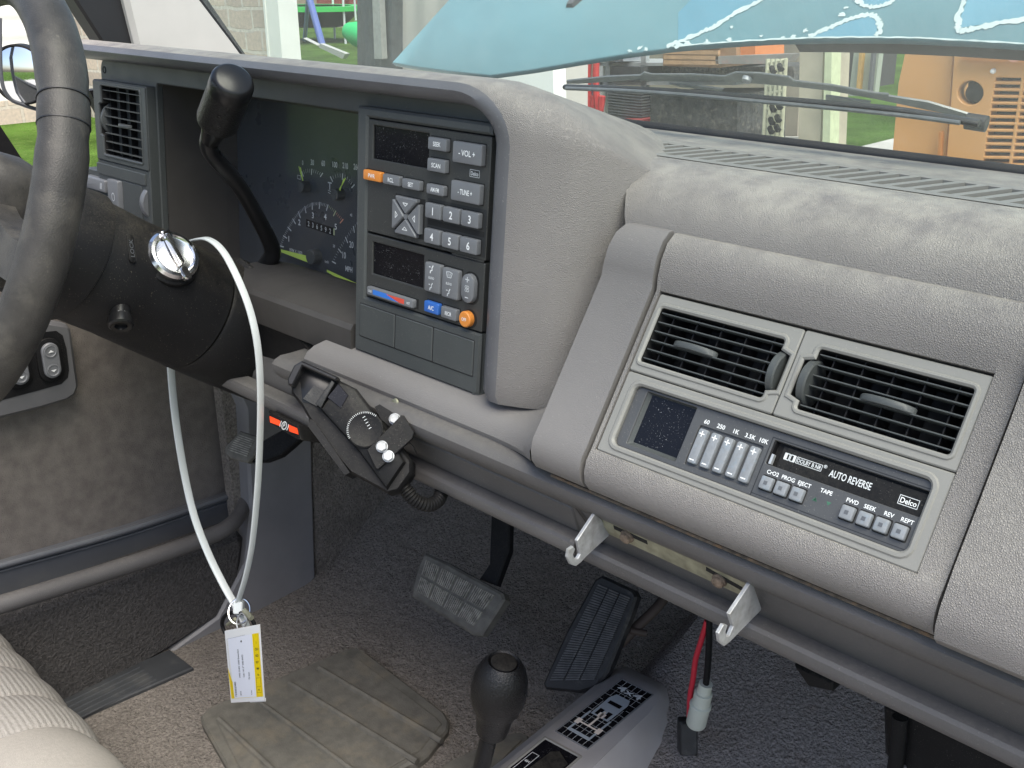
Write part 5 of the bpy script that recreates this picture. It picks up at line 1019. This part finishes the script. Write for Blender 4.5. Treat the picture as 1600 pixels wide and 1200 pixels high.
b = MB(M['wdim']); b.tube([p_, p_+V((-.05, 0, 2.5))], .02, None, 6, smooth=False); b.obj('rope', SS)
SG = thing('ground_sheet', 'clear grey plastic slide lying on the lawn below the swing', 'slide', (oY(510, 85, SWY-1).x, SWY-1, GZ)); b = MB(mat('grey_sheet', (.45, .45, .42), .5)); b.tube([oY(478, 60, SWY-.5), oY(500, 71, SWY-.7)], .05, None, 8, smooth=False, flat=.3); b.prism([oY(500, 68, SWY-1), oY(540, 84, SWY-1), oY(535, 92, SWY-1), oY(498, 74, SWY-1)], (0, .1, 0)); b.obj('panel', SG)
b = MB(mat('shed_red', (.35, .06, .05), .7)); b.box(Fr((0, 30, GZ), (1, 0, 0), (0, 0, 1)), oY(495, 5, 30).x*1000, 0, -3000, oY(530, 5, 30).x*1000, 3500, 0); b.box(Fr((0, 30, GZ), (1, 0, 0), (0, 0, 1)), oY(545, 5, 30).x*1000, 0, -3000, oY(575, 5, 30).x*1000, 3500, 0); tag(b.obj('shed'), 'dark red shed at the far side of the lawn', 'shed')
b = MB(mat('far_brick', (.45, .33, .24), .9)); b.box(Fr((0, 34, GZ), (1, 0, 0), (0, 0, 1)), -60000, 0, -3000, -14000, 1900, 0); tag(b.obj('far_wall'), 'low tan wall far beyond the trampoline', 'wall')
# garage: post, siding, interior
GY = 5.0; gt = lambda pts, Y: [oY(x, y, Y) for x, y in pts]
def block(name, pts, Y, th, m, label=None, cat=None, parent=None, kind=None, bev=0):
    b = MB(m); b.prism(gt(pts, Y), (0, th, 0), bev=bev); o = b.obj(name, parent)
    if label: tag(o, label, cat)
    if kind: tag(o, kind=kind)
    return o
def R4(x0, y0, x1, y1, s=0): return [(x0, y0), (x1, y0), (x1+s, y1), (x0+s, y1)]
G_ = thing('garage', 'pale grey garage wall with dark door post and downspout', 'garage', (-5, GY, GZ))
dg = mat('dark_grey_siding', (.07, .08, .085), .6, bump=(3.2, .01, 'wave', 'X'), vary=.2, vscale=20, stains=(9, .3, (.2, .2, .2)))
block('corner_post', [(557, -200), (612, -200), (613, 240), (559, 240)], GY, .5, dg, parent=G_)
block('downspout', [(574, -200), (584, -200), (597, 92), (585, 92)], GY-.06, .05, mat('grey_metal', (.35, .36, .34), .5, .2), parent=G_)
block('siding_wall', [(613, -200), (870, -200), (872, 300), (614, 300)], GY+.1, .3, boards('vertical_siding', (.5, .48, .44), 1.3, 'X'), parent=G_)
block('white_jamb', [(760, -100), (858, -100), (868, 250), (770, 250)], GY-.03, .12, white_p, parent=G_)
IY = 7.0
blk = mat('garage_dim_wall', (.16, .14, .12), .9, vary=.3, vscale=3)
block('back_wall', [(820, -120), (1262, -120), (1240, 320), (860, 320)], IY+2.2, .2, mat('garage_back_wall', (.3, .26, .2), .9, vary=.25, vscale=2), parent=G_)
block('door_jamb', [(1252, -100), (1292, -100), (1278, 330), (1246, 330)], 5.2, .3, mat('tan_wood_frame', (.42, .38, .28), .8, vary=.15, vscale=6), parent=G_)
block('jamb_trim', [(1294, -100), (1304, -100), (1294, 330), (1282, 330)], 5.15, .1, mat('pale_green_trim', (.5, .55, .35), .8), parent=G_)
block('floor_slab', [(850, 214), (1300, 214), (1300, 330), (850, 330)], IY+2.0, .05, conc, parent=G_)
steel = mat('shelf_steel', (.38, .4, .4), .5, .3, vary=.15, vscale=20)
S1 = thing('shelving_unit', 'grey steel shelving with dark crates inside the garage', 'shelving', (-4.4, IY, GZ))
for x in (932, 946): block('post', R4(x, 60, x+10, 260), IY, .05, white_p if x < 940 else steel, parent=S1)
for y in (98, 128, 186): block('shelf', R4(936, y, 1150, y+5), IY, .6, steel, parent=S1)
block('post', R4(1001, 70, 1009, 260), IY, .05, steel, parent=S1)
dk = mat('dark_clutter', (.05, .05, .048), .7, vary=.6, vscale=14, bump=(9, .05, 'noise'), stains=(22, .7, (.25, .22, .18)))
block('crate', R4(953, 104, 1000, 127), IY-.1, .5, mat('dark_crate', (.035, .04, .045), .6, vary=.3, vscale=15), 'dark plastic crate on the upper garage shelf', 'crate')
block('crate', R4(950, 145, 1002, 184), IY-.1, .5, mat('slate_crate', (.09, .1, .11), .6, bump=(14, .03, 'wave', 'Z'), vary=.2, vscale=15), 'slatted grey crate on the lower garage shelf', 'crate')
block('radiator', R4(938, 70, 974, 96), IY-.1, .3, mat('ribbed_grey', (.25, .27, .3), .5, bump=(18, .04, 'wave', 'X')), 'ribbed grey box at the top of the garage shelf', 'box')
block('tool_cabinet', R4(1016, 148, 1152, 230), IY-.2, .7, dk, 'dark workbench cabinet crowded with tools', 'cabinet')
block('cabinet', R4(1008, 104, 1240, 128), IY+.2, .6, dk, 'dark shelf of clutter below the wooden crate', 'shelf')
woodm = mat('crate_wood', (.42, .26, .14), .8, vary=.2, vscale=12)
WCx = thing('wooden_crate', 'slatted tan wooden crate standing on the garage bench', 'crate', tuple(oY(1090, 105, IY-.4)))
for y in (66, 78, 86, 94): block('slat', [(1037, y), (1122, y+1), (1122, y+7.5), (1037, y+6.5)], IY-.4, .03, woodm, parent=WCx)
block('frame', [(1036, 60), (1124, 60), (1150, 57), (1150, 98), (1124, 106), (1036, 103)], IY-.36, .5, mat('crate_wood_dark', (.3, .18, .1), .8), parent=WCx)
block('orange_box', R4(1151, 55, 1180, 88), IY-.3, .4, mat('box_orange', (.6, .2, .06), .7, vary=.1), 'orange carton beside the wooden crate', 'box')
block('bench_top', [(1118, 88), (1240, 84), (1232, 96), (1206, 100), (1118, 100)], IY-.4, .1, mat('bench_grey', (.25, .24, .22), .6, vary=.15, vscale=9, stains=(20, .5, (.4, .15, .12))), 'grey worktop under the orange carton', 'workbench')
RK = thing('wire_rack', 'pale wire rack with hanging hooks beside the garage door', 'rack', tuple(oY(1215, 215, IY-.5)))
b = MB(mat('rack_cream', (.5, .5, .36), .6))
for x in (1200, 1207, 1214, 1221, 1228): b.tube([oY(x, 92, IY-.5), oY(x-8, 235, IY-.5)], .014, None, 6, smooth=False)
for y in range(98, 234, 12): b.tube([oY(1199, y, IY-.5), oY(1230-(y-92)*.05, y-5, IY-.5)], .012, None, 6, smooth=False)
b.obj('grid', RK)
b = MB(M['black'])
for k_, (x, y) in enumerate(((1206, 112), (1218, 108), (1206, 172), (1216, 168), (1204, 192), (1214, 188), (1203, 206), (1213, 203))): b.tube([oY(x, y-6, IY-.55), oY(x+2, y, IY-.6), oY(x+5, y-3, IY-.6)], .02, None, 6)
b.obj('hook', RK)
HS = thing('red_hose', 'looped red air hoses hanging in the garage', 'hose', tuple(oY(912, 180, IY-.3)))
redh = mat('hose_red', (.5, .04, .04), .5)
for x in (901, 910, 920, 932):
    b = MB(redh); b.tube([oY(x+2, 70, IY-.3), oY(x-1, 110, IY-.3), oY(x, 150, IY-.3), oY(x+5, 176, IY-.3), oY(x+9, 150, IY-.3)], .028, None, 8); b.obj('loop', HS)
JG = thing('white_jug', 'cloudy white plastic jug hanging by the red hoses', 'jug', tuple(oY(882, 122, IY-.4)))
b = MB(mat('jug_white', (.6, .58, .5), .5)); b.lathe(oY(882, 122, IY-.4), (0, 0, 1), [(0, .05), (.06, .10), (.16, .14), (.3, .14), (.36, .08)], None, 24); b.obj('body', JG)
block('blue_bin', R4(870, 128, 892, 160), IY-.3, .3, mat('bin_blue', (.05, .08, .2), .5), 'dark blue bin below the white jug', 'bin')
block('red_box', R4(962, 187, 1004, 200), IY-.2, .4, mat('box_red', (.4, .07, .07), .6), 'low red tray on the garage floor', 'tray')
block('dark_bin', [(1306, 50), (1340, 52), (1332, 142), (1300, 140)], 6.4, .6, mat('bin_dark', (.03, .03, .03), .7, vary=.3, vscale=20), 'tall dark bin outside the garage door frame', 'bin')
DR2 = thing('green_door', 'grey green panelled door leaning by the lawn', 'door', tuple(oY(1350, 150, 6.3)))
gd = mat('grey_green', (.3, .34, .27), .7, vary=.06)
block('panel', [(1336, 66), (1376, 64), (1366, 150), (1326, 150)], 6.3, .06, gd, parent=DR2); block('stile', [(1343, 75), (1348, 75), (1342, 148), (1337, 148)], 6.26, .04, mat('door_amber', (.45, .28, .08), .7), parent=DR2); block('stile', [(1362, 75), (1366, 75), (1359, 148), (1355, 148)], 6.26, .04, M['slate'], parent=DR2)
# orange machine
MY = 3.2
om = mat('machine_orange', (.6, .30, .10), .5, vary=.06, vscale=5, stains=(6, .3, (.6, .38, .22)))
om2 = mat('machine_orange_dark', (.5, .2, .05), .5, vary=.08, vscale=5)
TM = thing('orange_machine', 'orange skid loader with slotted grille parked outside', 'loader', tuple(oY(1500, 250, MY)))
block('side_panel', [(1419, -60), (1494, -60), (1490, 70), (1483, 175), (1474, 300), (1384, 300), (1395, 235), (1404, 130), (1416, 76)], MY+.03, .8, om, parent=TM)
b = MB(om); fm_ = Fr((0, MY, 0), (1, 0, 0), (0, 0, 1)); L3 = lambda pts: [fm_.loc(x, y) for x, y in pts]
slots = []
for r0 in range(13):
    y = 121 + r0*10.6; x = 1556 - r0*1.55
    slots.append(L3([(x-1, y+6), (x+38, y+6.5), (x+39, y+.8), (x, y)])); slots.append(L3([(x+44, y+7), (x+84, y+7.6), (x+85, y+2), (x+45, y+1.2)]))
hole = [fm_.loc(1516+20*math.cos(-q/28*6.283), 145+19*math.sin(-q/28*6.283)) for q in range(28)]
plate(b, fm_, L3([(1474, 300), (1700, 320), (1700, -60), (1496, -60), (1491, 80), (1484, 175)]), [hole]+slots, -60, 0, 3, wi=-50); b.obj('rear_panel', TM)
b = MB(M['dark']); b.fl(fm_, [(L3([(1500, 262), (1700, 275), (1700, 100), (1500, 100)]), -90), (L3([(1500, 262), (1700, 275), (1700, 100), (1500, 100)]), -62)]); b.obj('cavity', TM)
b = MB(M['black']); hc_ = fm_.loc(1518, 146); b.fl(fm_, [(circ(*hc_, 26, 24), -60), (circ(*hc_, 26, 24), -20), (circ(*hc_, 18, 24), -15)]); b.obj('exhaust_pipe', TM)
b = MB(om2); b.box(fm_, fm_.loc(1506, 92)[0], fm_.loc(1506, 92)[1], 0, fm_.loc(1700, 92)[0], fm_.loc(1506, 76)[1], 22)
for y in (78, 82.5, 87): a_ = fm_.loc(1512, y); b.box(fm_, a_[0], a_[1], 22, fm_.loc(1575, y)[0], a_[1]+4, 24, M['slate'])
c_ = fm_.loc(1590, 84); b.fl(fm_, [(circ(*c_, 22, 20), 22), (circ(*c_, 22, 20), 26)], M['orl']); b.obj('top_louvre', TM)
b = MB(om2); b.prism(gt([(1467, 206), (1471, 206), (1467, 300), (1462, 300)], MY-.01), (0, .02, 0)); b.obj('hinge_strip', TM)
b = MB(M['white']); c_ = fm_.loc(1552, 111); b.fl(fm_, [(circ(*c_, 8, 20), 0), (circ(*c_, 6.5, 20), 8), (circ(*c_, 3, 20), 11)]); b.obj('marker_lamp', TM)
# far grass strip behind is the lawn; truck hood raised
HN = V((0, -math.sin(R_(55)), math.cos(R_(55)))); HO = V((0, 1.08, .80)); hh_ = lambda x, y, l=0: onP(x, y, HO + HN*l, HN)
HD = thing('raised_hood', 'raised pale teal truck hood with peeling clear coat', 'hood', tuple(hh_(1100, 75)))
hm = mat('teal_paint', (.19, .36, .40), .4, vary=.14, vscale=2.2, coat=.2, stains=(1.6, .8, (.30, .44, .47)), bump=(2.5, .01, 'noise'))
edge = [(612, 98), (640, 103), (700, 111), (765, 118), (830, 109), (900, 97), (975, 85), (1050, 75), (1130, 68), (1210, 63), (1300, 61), (1400, 61), (1500, 65), (1600, 71), (1720, 80), (2000, 100)]
b = MB(hm); b.sharp = 50; b.prism([hh_(x, y) for x, y in edge + [(2000, -330), (905, -330), (700, 0)]], -HN*.009, bev=.002); b.obj('panel', HD)
b = MB(M['seal']); b.prism([hh_(x, y, -.010) for x, y in [(1240, 66), (1300, 66), (1400, 68), (1500, 72), (1600, 78), (2000, 105), (2000, 40), (1240, 40)]], -HN*.02); b.obj('underside_seal', HD)
fh = Fr(HO, (1, 0, 0), HN.cross(V((1, 0, 0))))
pw = mat('peeled_edge', (.5, .6, .6), .6, vary=.1, vscale=40); pb_ = mat('bare_blue_primer', (.12, .29, .38), .5, vary=.15, vscale=6)
lh = lambda p: fh.loc(*p)
b = MB(pb_)
for P2 in ([(1372, 36), (1360, 25), (1330, 33), (1300, 45), (1266, 59), (1300, 60), (1369, 58)], [(1512, 0), (1501, 27), (1501, 44), (1540, 38), (1700, 24), (1700, -100), (1530, -100)], [(1338, -2), (1352, 7), (1369, 9), (1390, 3), (1400, -60), (1340, -60)], [(1060, 64), (1098, 50), (1144, 23), (1189, -2), (1230, -40), (1120, -40), (1060, 20)]): b.poly(fh, [lh(p) for p in P2], .6)
b.obj('bare_patch', HD)
b = MB(pw); rn = random.Random(3)
for P2, w0_ in (([(1230, -30), (1189, 0), (1144, 24), (1120, 40), (1096, 51), (1060, 66), (1042, 73)], 9), ([(1264, 58), (1300, 42), (1330, 30), (1360, 24), (1373, 33), (1375, 48), (1369, 57)], 9), ([(1336, -3), (1351, 9), (1369, 11), (1390, 5), (1402, -6)], 8), ([(1512, -20), (1498, 27), (1498, 45), (1504, 49), (1540, 41), (1600, 30), (1700, 20)], 10), ([(1050, 73), (1140, 66), (1220, 61.5), (1300, 59), (1400, 59), (1500, 63), (1600, 69), (1700, 77)], 3)):
    P_, _ = spline([V((*lh(p), 0)) for p in P2], 1, 9); n_ = len(P_); A_ = []; B_ = []
    for i in range(n_):
        t = (P_[min(i+1, n_-1)]-P_[max(i-1, 0)]).normalized(); q_ = V((-t.y, t.x, 0)); A_.append(P_[i]+q_*w0_*rn.uniform(.25, .95)*(.5)); B_.append(P_[i]-q_*w0_*rn.uniform(.25, .95)*.5)
    b.add([fh.P(p.x, p.y, 1.0) for p in A_+B_], [(i, i+1, n_+i+1, n_+i) for i in range(n_-1)])
for x, y, r in ((1315, 23, 6), (1258, 48, 4.5), (1144, 43, 3), (1322, 12, 4), (1190, 57, 3), (1000, 76, 8), (985, 80, 6), (1010, 77, 6), (1060, 70, 9), (1075, 66, 8), (1105, 66, 6), (1140, 63, 5), (1240, 59, 6), (1225, 60, 4)):
    c_ = lh((x, y)); k = [rn.uniform(.35, 1.5) for _ in range(12)]; r *= .62; b.poly(fh, [(c_[0]+1.2*r*k[q]*math.cos(q*.5236), c_[1]+r*.8*k[q]*math.sin(q*.5236)) for q in range(12)], 1.1)
b.obj('peeled_coat', HD)
b = MB(M['slate']); nz_ = [lh(p) for p in ((884, 12), (896, 12), (915, -4), (908, -12), (892, -2))]; b.fl(fh, [(nz_, 0), (off(nz_, -3), 5)]); b.obj('washer_nozzle', HD)
# ---- driver door mirror
MX = -1.02
MR = thing('door_mirror', 'round convex mirror with black rim outside the driver window', 'mirror', tuple(onX(40, 175, MX)))
mc = onX(31, 117, MX); mn = V((.62, -.72, .0)).normalized(); fmr = Fr(mc, mn.cross(V((0, 0, 1)))*-1, (0, 0, 1))
k_ = (onX(31, 70, MX)-onX(31, 165, MX)).length*500
b = MB(M['chrome']); b.mats[0] = mat('mirror_glass', (.85, .87, .88), .03, 1, vary=0); b.lathe(mc+mn*.0, mn, [(0, k_/1000*.93), (.004, k_/1000*.6), (.005, 0)], None, 48, False, False); b.sharp = 80; b.obj('convex_glass', MR)
b = MB(M['black']); b.lathe(mc-mn*.035, mn, [(0, k_/1000*.85), (.02, k_/1000), (.036, k_/1000), (.037, k_/1000*.94), (.034, k_/1000*.93)], None, 48, True, False); b.obj('rim', MR)
b = MB(M['slate']); b.tube([onX(0, 28, MX), onX(2, 120, MX), onX(14, 152, MX), onX(34, 163, MX), onX(62, 172, MX), onX(90, 178, MX)], .0025, None, 8); b.obj('frame_edge', MR)
